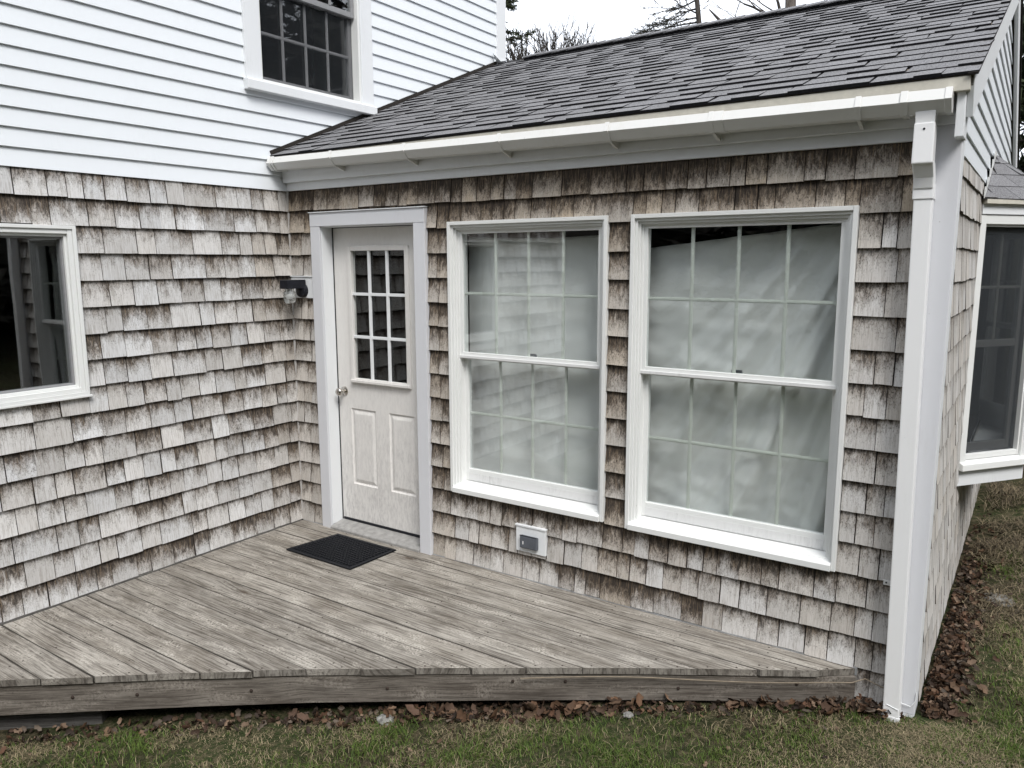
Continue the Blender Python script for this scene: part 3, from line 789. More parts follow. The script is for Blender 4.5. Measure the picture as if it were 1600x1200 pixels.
# ------------------------------------------------------------------ door
def door():
    u0, u1, z0, z1 = DO
    m = MB(); m.box(FB, u0, u0+.087, -.01, .036, .0, z1-.0875); m.box(FB, u1-.089, u1, -.01, .036, -.012, z1-.0875)
    cas = m.build('door_casing', M['wrap'], ell, .003)
    bbox('door_casing', FB, (u0, u1, -.01, .038, z1-.087, z1), M['wrap'], ell, .003)
    bbox('drip_cap', FB, (u0-.004, u1+.004, 0, .046, z1+.0005, z1+.006), M['trim'], ell)
    m = MB(); m.box(FB, .315, .336, -.13, .018, .03, 2.05); m.box(FB, 1.139, 1.16, -.13, .018, .03, 2.05); m.box(FB, .336, 1.139, -.13, .0165, 2.048, 2.075)
    m.build('door_frame', M['trim'], ell, .002)
    m = MB(); m.box(FB, .336, .3405, -.13, -.070, .04, 2.048); m.box(FB, .3405, 1.139, -.13, -.0715, 2.043, 2.048); m.build('weatherstrip', M['black'], ell)
    # slab built as stiles and rails round the glazing, with two moulded panels
    n0, n1 = -.118, -.076; a, b, c, d = .340, 1.136, .048, 2.043
    gx0, gx1, gz0, gz1 = .487, .995, 1.035, 1.915
    p1 = (.452, .680, .315, .846); p2 = (.800, 1.022, .315, .846)
    us = sorted({a, b, gx0, gx1, *p1[:2], *p2[:2]}); zs = sorted({c, d, gz0, gz1, p1[2], p1[3]})
    m = MB()
    for i in range(len(us)-1):
        for j in range(len(zs)-1):
            uc, zc = (us[i]+us[i+1])/2, (zs[j]+zs[j+1])/2
            if any(h[0] < uc < h[1] and h[2] < zc < h[3] for h in ((gx0, gx1, gz0, gz1), p1, p2)): continue
            m.box(FB, us[i], us[i+1], n0, n1, zs[j], zs[j+1])
    dr = m.build('door', M['door'], ell)
    for p in (p1, p2):
        m = MB(); s = .0
        rings = [(0, -.076), (.006, -.084), (.012, -.086), (.034, -.078), (.040, -.077)]
        R_ = [[FB(x, n, z) for x, z in ((p[0]+o, p[2]+o), (p[1]-o, p[2]+o), (p[1]-o, p[3]-o), (p[0]+o, p[3]-o))] for o, n in rings]
        for q, r2 in zip(R_[:-1], R_[1:]):
            for i in range(4): m.face([q[i], q[(i+1) % 4], r2[(i+1) % 4], r2[i]])
        m.face(R_[-1]); m.build('door_panel', M['door'], dr)
        m = MB(); m.box(FB, p[0], p[1], n0, n0+.01, p[2], p[3]); m.build('panel_back', M['door'], dr)
    m = MB(); m.ring(FB, gx0-.012, gx1+.012, gz0-.012, gz1+.012, .032, -.10, -.062); m.build('glazing_frame', M['door'], dr, .005)
    m = MB(); m.box(FB, gx0-.004, gx1+.006, -.0625, -.050, gz0-.006, gz0+.012); m.build('glazing_frame', M['door'], dr, .003)
    pane(FB, gx0+.016, gx1-.016, gz0+.016, gz1-.016, -.085, dr, mat='doorglass')
    for i in (1, 2):
        cx = gx0+.018+(gx1-gx0-.036)*i/3; cz = gz0+.018+(gz1-gz0-.036)*i/3
        m = MB(); m.box(FB, cx-.0095, cx+.0095, -.084, -.070, gz0+.02, gz1-.02); m.build('muntin', M['trim'], dr, .002)
        m = MB(); m.box(FB, gx0+.02, gx1-.02, -.084, -.0713, cz-.0095, cz+.0095); m.build('muntin', M['trim'], dr, .002)
    m = MB(); m.lathe(FB(.397, -.077, .957), (0, -1, 0), [(0, .032), (.006, .032), (.010, .026), (.014, .013), (.032, .011), (.040, .020), (.050, .0265), (.060, .0265), (.068, .020), (.071, .008)], 24)
    m.build('door_knob', M['nickel'], dr, smooth=True)
    m = MB(); m.prism(FB, [(-.13, .0), (-.13, .044), (-.07, .044), (.0, .030), (.040, .022), (.046, .016), (.046, .0)], .336, 1.139); m.build('threshold', M['alu'], ell, .002)
    bbox('door_sweep', FB, (.35, 1.13, -.076, -.070, .046, .062), M['black'], ell)
door()

# ------------------------------------------------------------------ bay window on the gable wall
def bay():
    P0 = Vector((WX, BAY[0], 0)); P1 = Vector((4.262, BAY[0]+.405, 0)); P2 = Vector((4.262, BAY[1]-.405, 0)); P3 = Vector((WX, BAY[1], 0))
    zb, zt = .552, 2.065
    by = bpy.data.objects.new('bay_window', None); COL.objects.link(by); by.parent = ell; by.location = Vector((WX, (BAY[0]+BAY[1])/2, zb))-wloc(ell)
    for A, B in ((P0, P1), (P1, P2), (P2, P3)):
        U = (B-A); L = U.length; U.normalize(); N = Vector((U.y, -U.x, 0)); fr = frame(A, U, N)
        m = MB(); m.box(fr, .0, L, -.03, .0, zb, .645); m.build('skirt_board', M['trim'], by, .002)
        m = MB(); m.box(fr, -.0, L, -.03, .012, 2.068, 2.122); m.build('frieze_board', M['trim'], by, .002)
        m = MB(); m.box(fr, -.0, L, -.03, .034, 2.1225, 2.145); m.build('soffit', M['cream'], by, .001)
        m = MB(); m.prism(fr, [(-.03, .70), (.008, .692), (.03, .682), (.032, .646), (-.03, .646)], .0, L); m.build('sill', M['vinyl'], by, .003)
        m = MB(); m.ring(fr, .0, L, .688, 2.066, .042, -.055, .006, .0, .05); m.build('frame', M['vinyl'], by, .003)
        m = MB(); m.ring(fr, .043, L-.043, .700, 2.015, .012, -.05, -.008, .03, .012); m.build('frame', M['vinyl'], by, .002)
        if L < .6:
            m = MB(); m.ring(fr, .056, L-.056, .73, 2.0, .028, -.09, -.062, .05, .03); m.box(fr, .084, L-.084, -.09, -.0635, 1.335, 1.375); m.build('sash', M['vinyl'], by, .002)
            pane(fr, .082, L-.082, .775, 1.97, -.075, by); muntins(fr, .084, L-.084, 1.375, 1.97, -.064, 2, 2, .016, by)
            pane(fr, .055, L-.055, .73, 2.003, -.034, by, .001, 'screen', 'screen')
        else:
            m = MB(); m.ring(fr, .056, L-.056, .73, 2.0, .04, -.08, -.05); m.build('sash', M['vinyl'], by, .002); pane(fr, .09, L-.09, .77, 1.96, -.06, by)
    for z0, z1, mt, nm in ((.575, .585, 'trim', 'bay_floor'), (2.07, 2.08, 'room', 'bay_ceiling')):
        m = MB(); q = [(p.x-.02, p.y+.0, z0) for p in (P0, P1, P2, P3)]; m.face(q); m.face([(x, y, z1) for x, y, z in q][::-1])
        for i in range(4): a, b = q[i], q[(i+1) % 4]; m.face([a, b, (b[0], b[1], z1), (a[0], a[1], z1)])
        m.build(nm, M[mt], by)
    # hipped roof
    ov = .035
    E0 = Vector((WX, BAY[0]-.045, 2.146)); E1 = Vector((4.262+ov, BAY[0]+.405-.012, 2.146)); E2 = Vector((4.262+ov, BAY[1]-.405+.012, 2.146)); E3 = Vector((WX, BAY[1]+.045, 2.146))
    T0 = Vector((WX, BAY[0]+.66, 2.452)); T1 = Vector((WX, BAY[1]-.66, 2.452))
    m = MB(); m.face([E0, E1, T0]); m.face([E1, E2, T1, T0]); m.face([E2, E3, T1]); m.face([E3, E2, E1, E0]); m.face([E0, T0, T1, E3])
    rf = m.build('bay_roof', M['felt'], by)
    rf2 = ell
    def face_tabs(a, b, c, d):
        # a-b eave, c over b, d over a  (d==c for a triangle)
        L = (b-a).length; ex = (b-a).normalized(); h_ = ((d-a)-ex*(d-a).dot(ex)); H = h_.length; ey = h_.normalized(); nz = ex.cross(ey).normalized()
        du = (d-a).dot(ex); cu = (c-a).dot(ex); k = 0; s = 0.0
        while s < H-.02:
            s2 = min(s+.135, H); l0, l1 = du*s/H, du*s2/H; r0, r1 = L+(cu-L)*s/H, L+(cu-L)*s2/H
            xx = min(l0, l1)-random.uniform(0, .15)
            while xx < max(r0, r1):
                ww = random.uniform(.14, .28); p = [max(xx, l0)+.002, min(xx+ww, r0)-.002, min(xx+ww, r1)-.002, max(xx, l1)+.002]
                if p[1]-p[0] > .01:
                    if p[2] < p[3]: p[2] = p[3] = (p[2]+p[3])/2
                    h = random.choice((.008, .014)); mb = MB()
                    lo = [a+ex*p[0]+ey*(s-.004), a+ex*p[1]+ey*(s-.004), a+ex*p[2]+ey*s2, a+ex*p[3]+ey*s2]
                    mb.hexa([q+nz*.001 for q in lo]+[q+nz*hh for q, hh in zip(lo, (h, h, .004, .004))], sv=(random.random()*.7, 0, 0))
                    mb.build('roof_shingle', M['roof'], by)
                xx += ww
            s += .135; k += 1
    face_tabs(E0, E1, T0, T0); face_tabs(E1, E2, T1, T0); face_tabs(E2, E3, T1, T1)
    for k in range(5):
        t0, t1 = k/5, (k+1)/5; a = E0.lerp(T0, t0); b = E0.lerp(T0, t1)
        m = MB(); m.hexa([(WX+.012, a.y-.03, a.z+.0), (WX+.016, a.y-.03, a.z), (WX+.016, b.y-.01, b.z), (WX+.012, b.y-.01, b.z), (WX+.012, a.y-.03, a.z+.06), (WX+.016, a.y-.03, a.z+.06), (WX+.016, b.y-.01, b.z+.012), (WX+.012, b.y-.01, b.z+.012)])
        m.build('step_flashing', M['vinyl'], by)
bay()

# ================================================================== DECK
dk = thing('deck', 'weathered grey wooden deck with a diagonal front edge in front of the door', 'deck', (1.4, -.9, -.25))
EDGE = [(0.02, -2.70), (.595, -2.227), (1.247, -1.712), (1.662, -1.40), (2.417, -.874), (2.901, -.552), (3.64, -.085), (3.722, -.042)]
def edge_x(y):
    for (x0, y0), (x1, y1) in zip(EDGE[:-1], EDGE[1:]):
        if y0 <= y <= y1: return x0+(x1-x0)*(y-y0)/(y1-y0)
    return EDGE[0][0] if y < EDGE[0][1] else EDGE[-1][0]
def edge_y(x):
    for (x0, y0), (x1, y1) in zip(EDGE[:-1], EDGE[1:]):
        if x0 <= x <= x1: return y0+(y1-y0)*(x-x0)/(x1-x0)
    return EDGE[0][1] if x < EDGE[0][0] else EDGE[-1][1]
BP = .1425
nails = MB()
for k in range(0, 19):
    yt = -.018 if k == 0 else .012-BP*k; yb = .012-BP*(k+1)
    g = random.choice((.0014, .002, .003)); yt -= g; yb += g
    yb = max(yb, EDGE[0][1]+.001)
    if yt-yb < .02: break
    x0 = .028; r0, r1 = random.random()*30, random.random()*30
    zt = random.uniform(-.0015, .0015); lift = random.uniform(-.002, .002); ov = random.uniform(.006, .016)
    n = 9; top = []; svv = (random.random(), 0, 0)
    ys = [yt, yb]
    m = MB()
    xr_t, xr_b = edge_x(yt)+ov, edge_x(yb)+ov
    if k == 0: xr_t = edge_x(yb)+.14
    def pt(f, side, z):
        y = yt if side == 0 else yb; xr = xr_t if side == 0 else xr_b
        x = x0+(xr-x0)*f; wob = .0012*math.sin(f*7+k*2.1)
        return (x, y+(wob if side else wob), z+zt+lift*f)
    e_ = .0014
    for i in range(n):
        a, b = i/n, (i+1)/n
        def U(p): return (p[0]+r0, p[1]+r1)
        def inn(p, side): return (p[0], p[1]-(e_ if side == 0 else -e_), p[2])
        q = [inn(pt(a, 1, 0), 1), inn(pt(b, 1, 0), 1), inn(pt(b, 0, 0), 0), inn(pt(a, 0, 0), 0)]; m.face(q, [U(p) for p in q], sv=svv)
        for side in (0, 1):
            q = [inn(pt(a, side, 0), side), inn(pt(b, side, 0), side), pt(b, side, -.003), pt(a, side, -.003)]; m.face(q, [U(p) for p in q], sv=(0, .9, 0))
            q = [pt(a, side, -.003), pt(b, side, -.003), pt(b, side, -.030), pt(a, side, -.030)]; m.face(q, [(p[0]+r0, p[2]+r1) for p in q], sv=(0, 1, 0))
        q = [pt(a, 0, -.03), pt(b, 0, -.03), pt(b, 1, -.03), pt(a, 1, -.03)]; m.face(q, [U(p) for p in q], sv=(svv[0], .5, 0))
    q = [inn(pt(1, 0, 0), 0), inn(pt(1, 1, 0), 1), pt(1, 1, -.003), pt(1, 1, -.03), pt(1, 0, -.03), pt(1, 0, -.003)]
    m.face(q, [(p[2]*2+r0, p[0]*.3+r1) for p in q], sv=(svv[0]*.5, .42, 0))
    m.build('deck_board', M['deck'], dk, fixn=True)
    for j in range(12):
        xj = .10+.405*j; 
        for yy in (yt-.03, yb+.03):
            if yt-yb < .08: continue
            if xj < edge_x(yy)-.03:
                c = Vector((xj+random.uniform(-.008, .008), yy+random.uniform(-.008, .008), zt+.0012)); rN = random.uniform(.004, .0058)
                nails.face([c+Vector((rN*math.cos(t_), rN*math.sin(t_), 0)) for t_ in np.linspace(0, 2*math.pi, 7)[:-1]])
    # row of nails along the cut end
    for yy in (yt-.035, yb+.035):
        if yt-yb > .08:
            c = Vector((edge_x(yy)-.02, yy, zt+lift+.0013)); nails.face([c+Vector((0.005*math.cos(t_), 0.005*math.sin(t_), 0)) for t_ in np.linspace(0, 2*math.pi, 7)[:-1]])
nails.build('nail_heads', M['nail'], dk, fixn=False)['kind'] = 'stuff'
# rim joist follows the front edge, two long planks
def strip(name, pts, z0, z1, th, mat, inset, par=dk, sv=(.5, 0, 0), z0b=None):
    m = MB(); P = []
    for i, (x, y) in enumerate(pts):
        a = pts[max(i-1, 0)]; b = pts[min(i+1, len(pts)-1)]; t = Vector((b[0]-a[0], b[1]-a[1], 0)).normalized(); n = Vector((t.y, -t.x, 0))
        P.append((Vector((x, y, 0))-n*inset, n))
    s = 0; r0 = random.random()*20
    for i in range(len(P)-1):
        (a, na), (b, nb) = P[i], P[i+1]; L = (b-a).length
        za = z0+((z0b-z0)*i/(len(P)-1) if z0b is not None else 0); zb_ = z0+((z0b-z0)*(i+1)/(len(P)-1) if z0b is not None else 0)
        F0 = [a+Vector((0, 0, za)), b+Vector((0, 0, zb_)), b+Vector((0, 0, z1)), a+Vector((0, 0, z1))]
        m.face(F0, [(s+r0, za), (s+L+r0, zb_), (s+L+r0, z1), (s+r0, z1)], sv=sv)
        m.face([q-n*th for q, n in zip(F0, (na, nb, nb, na))][::-1], sv=sv)
        m.face([F0[3], F0[2], F0[2]-nb*th, F0[3]-na*th], sv=sv); m.face([F0[0]-na*th, F0[1]-nb*th, F0[1], F0[0]], sv=sv); s += L
        if i == 0: m.face([F0[0], F0[3], F0[3]-na*th, F0[0]-na*th], sv=sv)
        if i == len(P)-2: m.face([F0[1], F0[2], F0[2]-nb*th, F0[1]-nb*th], sv=sv)
    return m.build(name, M[mat], par)
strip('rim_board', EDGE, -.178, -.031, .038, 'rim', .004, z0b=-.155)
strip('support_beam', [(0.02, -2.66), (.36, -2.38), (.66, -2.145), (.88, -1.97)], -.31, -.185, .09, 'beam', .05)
m = MB()
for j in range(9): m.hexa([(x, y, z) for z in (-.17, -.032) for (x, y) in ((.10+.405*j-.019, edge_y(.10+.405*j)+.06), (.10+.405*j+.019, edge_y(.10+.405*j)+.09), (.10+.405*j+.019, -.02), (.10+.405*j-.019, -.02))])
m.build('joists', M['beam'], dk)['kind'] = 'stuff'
m = MB(); m.box(FB, .03, 3.72, .0, .021, -.03, .0065); m.build('flashing_strip', M['flash'], dk)
m = MB(); m.box(FA, -2.68, -.03, .0, .027, -.03, .008); m.build('flashing_strip', M['beam'], dk)
# bolts in the rim
for x in (.83, 1.05, 1.45, 1.95, 2.42, 2.62, 3.05, 3.5):
    y = edge_y(x); m = MB(); nrm = Vector((.55, -.83, 0)).normalized(); m.lathe(Vector((x, y, -.10 if int(x*100) % 2 else -.07))-nrm*.003, nrm, [(0, .008), (.004, .007), (.006, .003)], 8); m.build('bolt', M['nail'], dk)

# ------------------------------------------------------------------ doormat: rubber grid
def doormat():
    t = thing('doormat', 'black rubber doormat with a square grid on the deck before the door', 'doormat', (.7, -.29, .004))
    c = [Vector((.405, -.487, 0)), Vector((.985, -.492, 0)), Vector((1.0, -.102, 0)), Vector((.47, -.100, 0))]
    def B(u, v, z): return (c[0]*(1-u)*(1-v)+c[1]*u*(1-v)+c[2]*u*v+c[3]*(1-u)*v)+Vector((0, 0, z))
    m = MB()
    def q(u0, u1, v0, v1, z0, z1): m.hexa([B(u, v, z) for z in (z0, z1) for u, v in ((u0, v0), (u1, v0), (u1, v1), (u0, v1))])
    q(0, 1, 0, .06, .004, .011); q(0, 1, .94, 1, .004, .011); q(0, .045, .06, .94, .004, .011); q(.955, 1, .06, .94, .004, .011)
    m.build('border', M['rubber'], t, .002)
    m = MB(); q(.045, .955, .06, .94, .0005, .0025); m.build('base', M['rubber'], t)
    m = MB(); nu, nv = 21, 13
    for i in range(1, nu): u = .045+.91*i/nu; q(u-.0065, u+.0065, .06, .94, .0028, .0135)
    for j in range(1, nv): v = .06+.88*j/nv; q(.045, .955, v-.009, v+.009, .0028, .0125)
    m.build('grid_ribs', M['rubber'], t)
doormat()

# ------------------------------------------------------------------ outlet, lamp
def outlet():
    t = thing('outlet', 'grey weatherproof outlet cover on a white block low between door and window', 'electrical outlet', (1.97, 0, .25))
    bbox('mounting_block', FB, (OB[0], OB[1], 0, .030, OB[2], OB[3]), M['trim'], t, .002)
    bbox('block_cap', FB, (OB[0]-.004, OB[1]+.004, 0, .035, OB[3]+.0005, OB[3]+.010), M['trim'], t, .001)
    cv = bbox('cover', FB, (1.912, 2.026, .030, .052, .203, .276), M['outlet'], t, .004)
    m = MB(); m.box(FB, 1.918, 2.010, .052, .0545, .208, .270); m.build('lid', M['outlet'], cv, .002)
    m = MB(); m.box(FB, 1.934, 1.939, .0545, .0565, .228, .246); m.build('latch', M['white'], cv)
    m = MB(); m.tube([FB(1.912, .050, .277), FB(2.026, .050, .277)], .003, 6); m.build('hinge', M['black'], cv)
outlet()
def lamp():
    t = thing('wall_lamp', 'black wall lamp with clear glass jar shade in the corner left of the door', 'wall lamp', (.14, 0, 1.66))
    bbox('mounting_block', FB, (.020, .2445, 0, .022, BL[2]+.001, BL[3]-.002), M['trim'], t, .002)
    bbox('block_cap', FB, (.017, .2445, 0, .028, BL[3]-.0015, BL[3]+.006), M['trim'], t, .001)
    bbox('arm_box', FB, (.104, .176, .030, .190, 1.650, 1.708), M['black'], t, .004)
    m = MB(); m.lathe(FB(.140, .0225, 1.635), (0, -1, 0), [(0, .048), (.012, .048), (.03, .043), (.040, .02)], 24); m.build('backplate', M['black'], t, smooth=True)
    m = MB(); m.lathe(FB(.138, .140, 1.651), (0, 0, -1), [(0, .030), (.012, .030), (.016, .031), (.024, .040), (.034, .0385), (.044, .0405), (.054, .0385), (.064, .0405), (.080, .039), (.092, .034), (.098, .022)], 28)
    m.build('jar_shade', M['jar'], t, smooth=True)
    m = MB(); m.lathe(FB(.138, .140, 1.652), (0, 0, -1), [(0, .012), (.02, .012), (.03, .018), (.05, .021), (.065, .014), (.07, .004)], 14); m.build('bulb', M['white'], t, smooth=True)
lamp()

# ------------------------------------------------------------------ cable along the deck edge
m = MB()
cp = []
for x in np.linspace(2.45, 3.70, 16):
    y = edge_y(x)-.018; sag = .012*math.sin((x-2.45)/1.25*math.pi*2.0)-.006
    cp.append((x+.012, y-.004, -.036+sag*.8))
cp += [(3.76, -.048, -.020), (3.84, -.040, -.045)]
m.tube(cp, .0026, 6); tag(m.build('cable', M['cable'], None, smooth=True), 'thin tan cable strung under the deck front edge to the downspout', 'cable')

# ------------------------------------------------------------------ sheets hung behind the two big windows
def sheet(name, W, fn, top, label, nz=90, nu=90, par=None):
    u0, u1, z0, z1 = W; m = MB(); G = []
    a, b = u0-.02, u1+.02
    for j in range(nz+1):
        row = []
        for i in range(nu+1):
            fu = i/nu; fv = j/nz; u = a+(b-a)*fu; zt = top(fu); z = z0-.02+(zt-(z0-.02))*fv
            row.append(FB(u, -.150-fn(fu, (z-z0)/(z1-z0)), z))
        G.append(row)
    V = [p for r_ in G for p in r_]; n = nu+1
    me = bpy.data.meshes.new(name); fs = [(j*n+i, j*n+i+1, (j+1)*n+i+1, (j+1)*n+i) for j in range(nz) for i in range(nu)]
    me.from_pydata([tuple(v-Vector(((a+b)/2, .15, z0))) for v in V], [], fs); me.polygons.foreach_set('use_smooth', [True]*len(fs)); me.materials.append(M['cloth'])
    o = bpy.data.objects.new(name, me); COL.objects.link(o); o.location = ((a+b)/2, .15, z0)
    md = o.modifiers.new('thickness', 'SOLIDIFY'); md.thickness = .0012
    return tag(o, label, 'curtain', group='sheets hung behind the windows')
def f1(u, v):
    w_ = .010*math.sin(u*23+1.2*math.sin(v*3))*(.3+.7*abs(u-.45))+.014*math.sin(u*7+v*2.4)
    w_ += .007*math.sin((v*9-u*5))*math.exp(-((v-.2)/.25)**2)
    return w_+.007*mnoise.noise(Vector((u*6, v*18, 1)))+.01*math.sin(u*17+v*3)*abs(math.sin(u*4))
def f2(u, v):
    # folds fan out from the upper right corner
    ang = math.atan2(1.35-v, 1.25-u+.0); r = math.hypot(1.35-v, 1.25-u)
    w_ = .030*(math.sin(ang*24+.9*math.sin(r*4))+.45*math.sin(ang*57+2*r)+.2*math.sin(ang*131+5*r))*max(0, min(1, (u+1.0-v)*.9-.15))*min(1, r*1.2)
    w_ += .006*math.sin(v*42+u*6+2*mnoise.noise(Vector((u*3, v*3, 7))))*(1-u)*(.3+.5*v)
    return w_+.012*mnoise.noise(Vector((u*2.2, v*2.6, 4)))+.007*mnoise.noise(Vector((u*9, v*30, 2)))
sheet('curtain', W1, f1, lambda u: 1.972-.02*math.sin(u*3.1), 'pale sheet hung straight behind the window nearer the door')
sheet('curtain', W2, f2, lambda u: 1.885+.115*u, 'pale sheet with diagonal folds behind the window nearer the downspout')

# ================================================================== VEGETATION
def grow(p, d, L, r, depth, out, rs, spread=.6, ratio=.72, nb=(2, 3), up=.05, jit=.18, seg=4):
    pts = [Vector(p)]; rad = [r]; d = Vector(d).normalized()
    for i in range(seg):
        d = (d+Vector((rs.uniform(-jit, jit), rs.uniform(-jit, jit), rs.uniform(-jit, jit)+up))).normalized()
        pts.append(pts[-1]+d*(L/seg)); rad.append(r*(1-(i+1)/seg*.42))
    out.append((pts, rad))
    if depth > 0:
        for k in range(rs.randint(*nb)):
            t = rs.uniform(.35, 1.0) if k else 1.0; i = min(seg-1, int(t*seg)); b = pts[i+1] if t >= 1 else pts[i].lerp(pts[i+1], t*seg-i if t < 1 else 1)
            q = (d+Vector((rs.uniform(-1, 1), rs.uniform(-1, 1), rs.uniform(-.6, .9)))*spread).normalized()
            grow(b, q, L*ratio*rs.uniform(.75, 1.15), rad[-1]*.78, depth-1, out, rs, spread, ratio, nb, up, jit, max(2, seg-1))
def branches_mesh(out, name, mat, parent, minr=.003):
    V = []; Fc = []
    for pts, rad in out:
        sd_ = 7 if rad[0] > .05 else (5 if rad[0] > .015 else 3); base = len(V)
        for i, p in enumerate(pts):
            d = (pts[min(i+1, len(pts)-1)]-pts[max(i-1, 0)]).normalized(); a = d.cross(Vector((.3, .2, 1))); a.normalize(); b = d.cross(a); r = max(rad[i], minr)
            for k in range(sd_): V.append(p+a*(r*math.cos(2*math.pi*k/sd_))+b*(r*math.sin(2*math.pi*k/sd_)))
        for i in range(len(pts)-1):
            for k in range(sd_): Fc.append((base+i*sd_+k, base+i*sd_+(k+1) % sd_, base+(i+1)*sd_+(k+1) % sd_, base+(i+1)*sd_+k))
    me = bpy.data.meshes.new(name); L = wloc(parent) if parent else Vector((0, 0, 0))
    me.from_pydata([tuple(v-L) for v in V], [], Fc); me.materials.append(mat); me.polygons.foreach_set('use_smooth', [True]*len(Fc))
    o = bpy.data.objects.new(name, me); COL.objects.link(o); o.parent = parent; return o
def tri_cloud(name, P, size, colfn, mat, parent, rs_, elong=3.0):
    """P: (n,3) points -> one small blade each"""
    n = len(P); d = rs_.normal(size=(n, 3)); d /= np.linalg.norm(d, axis=1)[:, None]; e = rs_.normal(size=(n, 3)); e -= (e*d).sum(1)[:, None]*d; e /= np.linalg.norm(e, axis=1)[:, None]
    s = size*rs_.uniform(.6, 1.4, n)[:, None]
    V = np.stack([P-e*s/elong/2, P+e*s/elong/2, P+d*s], 1).reshape(-1, 3)
    L = np.array(wloc(parent)) if parent else 0
    me = bpy.data.meshes.new(name); me.vertices.add(3*n); me.vertices.foreach_set('co', (V-L).ravel()); me.loops.add(3*n); me.loops.foreach_set('vertex_index', np.arange(3*n, dtype=np.int32))
    me.polygons.add(n); me.polygons.foreach_set('loop_start', np.arange(0, 3*n, 3, dtype=np.int32)); me.polygons.foreach_set('loop_total', np.full(n, 3, dtype=np.int32)); me.update()
    c = np.ones((n, 4), dtype=np.float32); c[:, :3] = colfn(n); at = me.attributes.new('col', 'FLOAT_COLOR', 'FACE'); at.data.foreach_set('color', c.ravel())
    me.materials.append(mat); o = bpy.data.objects.new(name, me); COL.objects.link(o); o.parent = parent; return o
def gcol(a, b):
    a, b = np.array(a), np.array(b)
    return lambda n: a+(b-a)*rng.random((n, 1))

def conifer(base, H, Rr, label, seed, dens=1.0, mat='needles', col=((.012, .020, .010), (.04, .055, .022)), z0=.15, flag=None, cat='tree', name='conifer', nd=.10, dead=False):
    rs = random.Random(seed); b = Vector(base); t = thing(name, label, cat, b)
    out = [([b+Vector((0.04*math.sin(i), 0, H*i/8)) for i in range(9)], [Rr*.045*(1-i/9)+.012 for i in range(9)])]
    branches_mesh(out, 'trunk', M['darkbark'], t, .01)
    br = []; P = []
    n = int(H*9*dens)
    for i in range(n):
        f = z0+(1-z0)*i/n; a = rs.uniform(0, 2*math.pi)
        if flag is not None: a = flag+rs.gauss(0, .55)
        L = Rr*(1-f)**.75*rs.uniform(.55, 1.15)+.15; p = b+Vector((0, 0, H*f)); d = Vector((math.cos(a), math.sin(a), rs.uniform(-.15, .2)))
        o2 = []; grow(p, d, L, .012+.008*L, 2, o2, rs, .45, .5, (3, 5), -.02, .12, 4); br += o2
        for pts, rad in o2:
            for j in range(len(pts)-1):
                k = int((pts[j+1]-pts[j]).length/.012*dens*.5)+1
                for _ in range(k): P.append(pts[j].lerp(pts[j+1], rs.random())+Vector((rs.gauss(0, .025), rs.gauss(0, .025), rs.gauss(0, .02))))
    cr = branches_mesh(br, 'crown', M['darkbark'], t, .004)
    if P: tri_cloud('foliage', np.array([tuple(p) for p in P]), nd, gcol(*col), M[mat], t, rng)
    return t

def bare_tree(base, H, label, seed, lean=(0, 0), depth=5, r=.12, mat='bark', name='bare_tree', cat='tree', spread=.55, nb=(2, 3), minr=.006, L0=.33):
    rs = random.Random(seed); t = thing(name, label, cat, base); out = []
    grow(base, (lean[0], lean[1], 1), H*L0, r, depth, out, rs, spread, .74, nb, .06, .12, 5)
    branches_mesh(out[:1], 'trunk', M[mat], t, minr); branches_mesh(out[1:], 'crown', M[mat], t, minr); return t

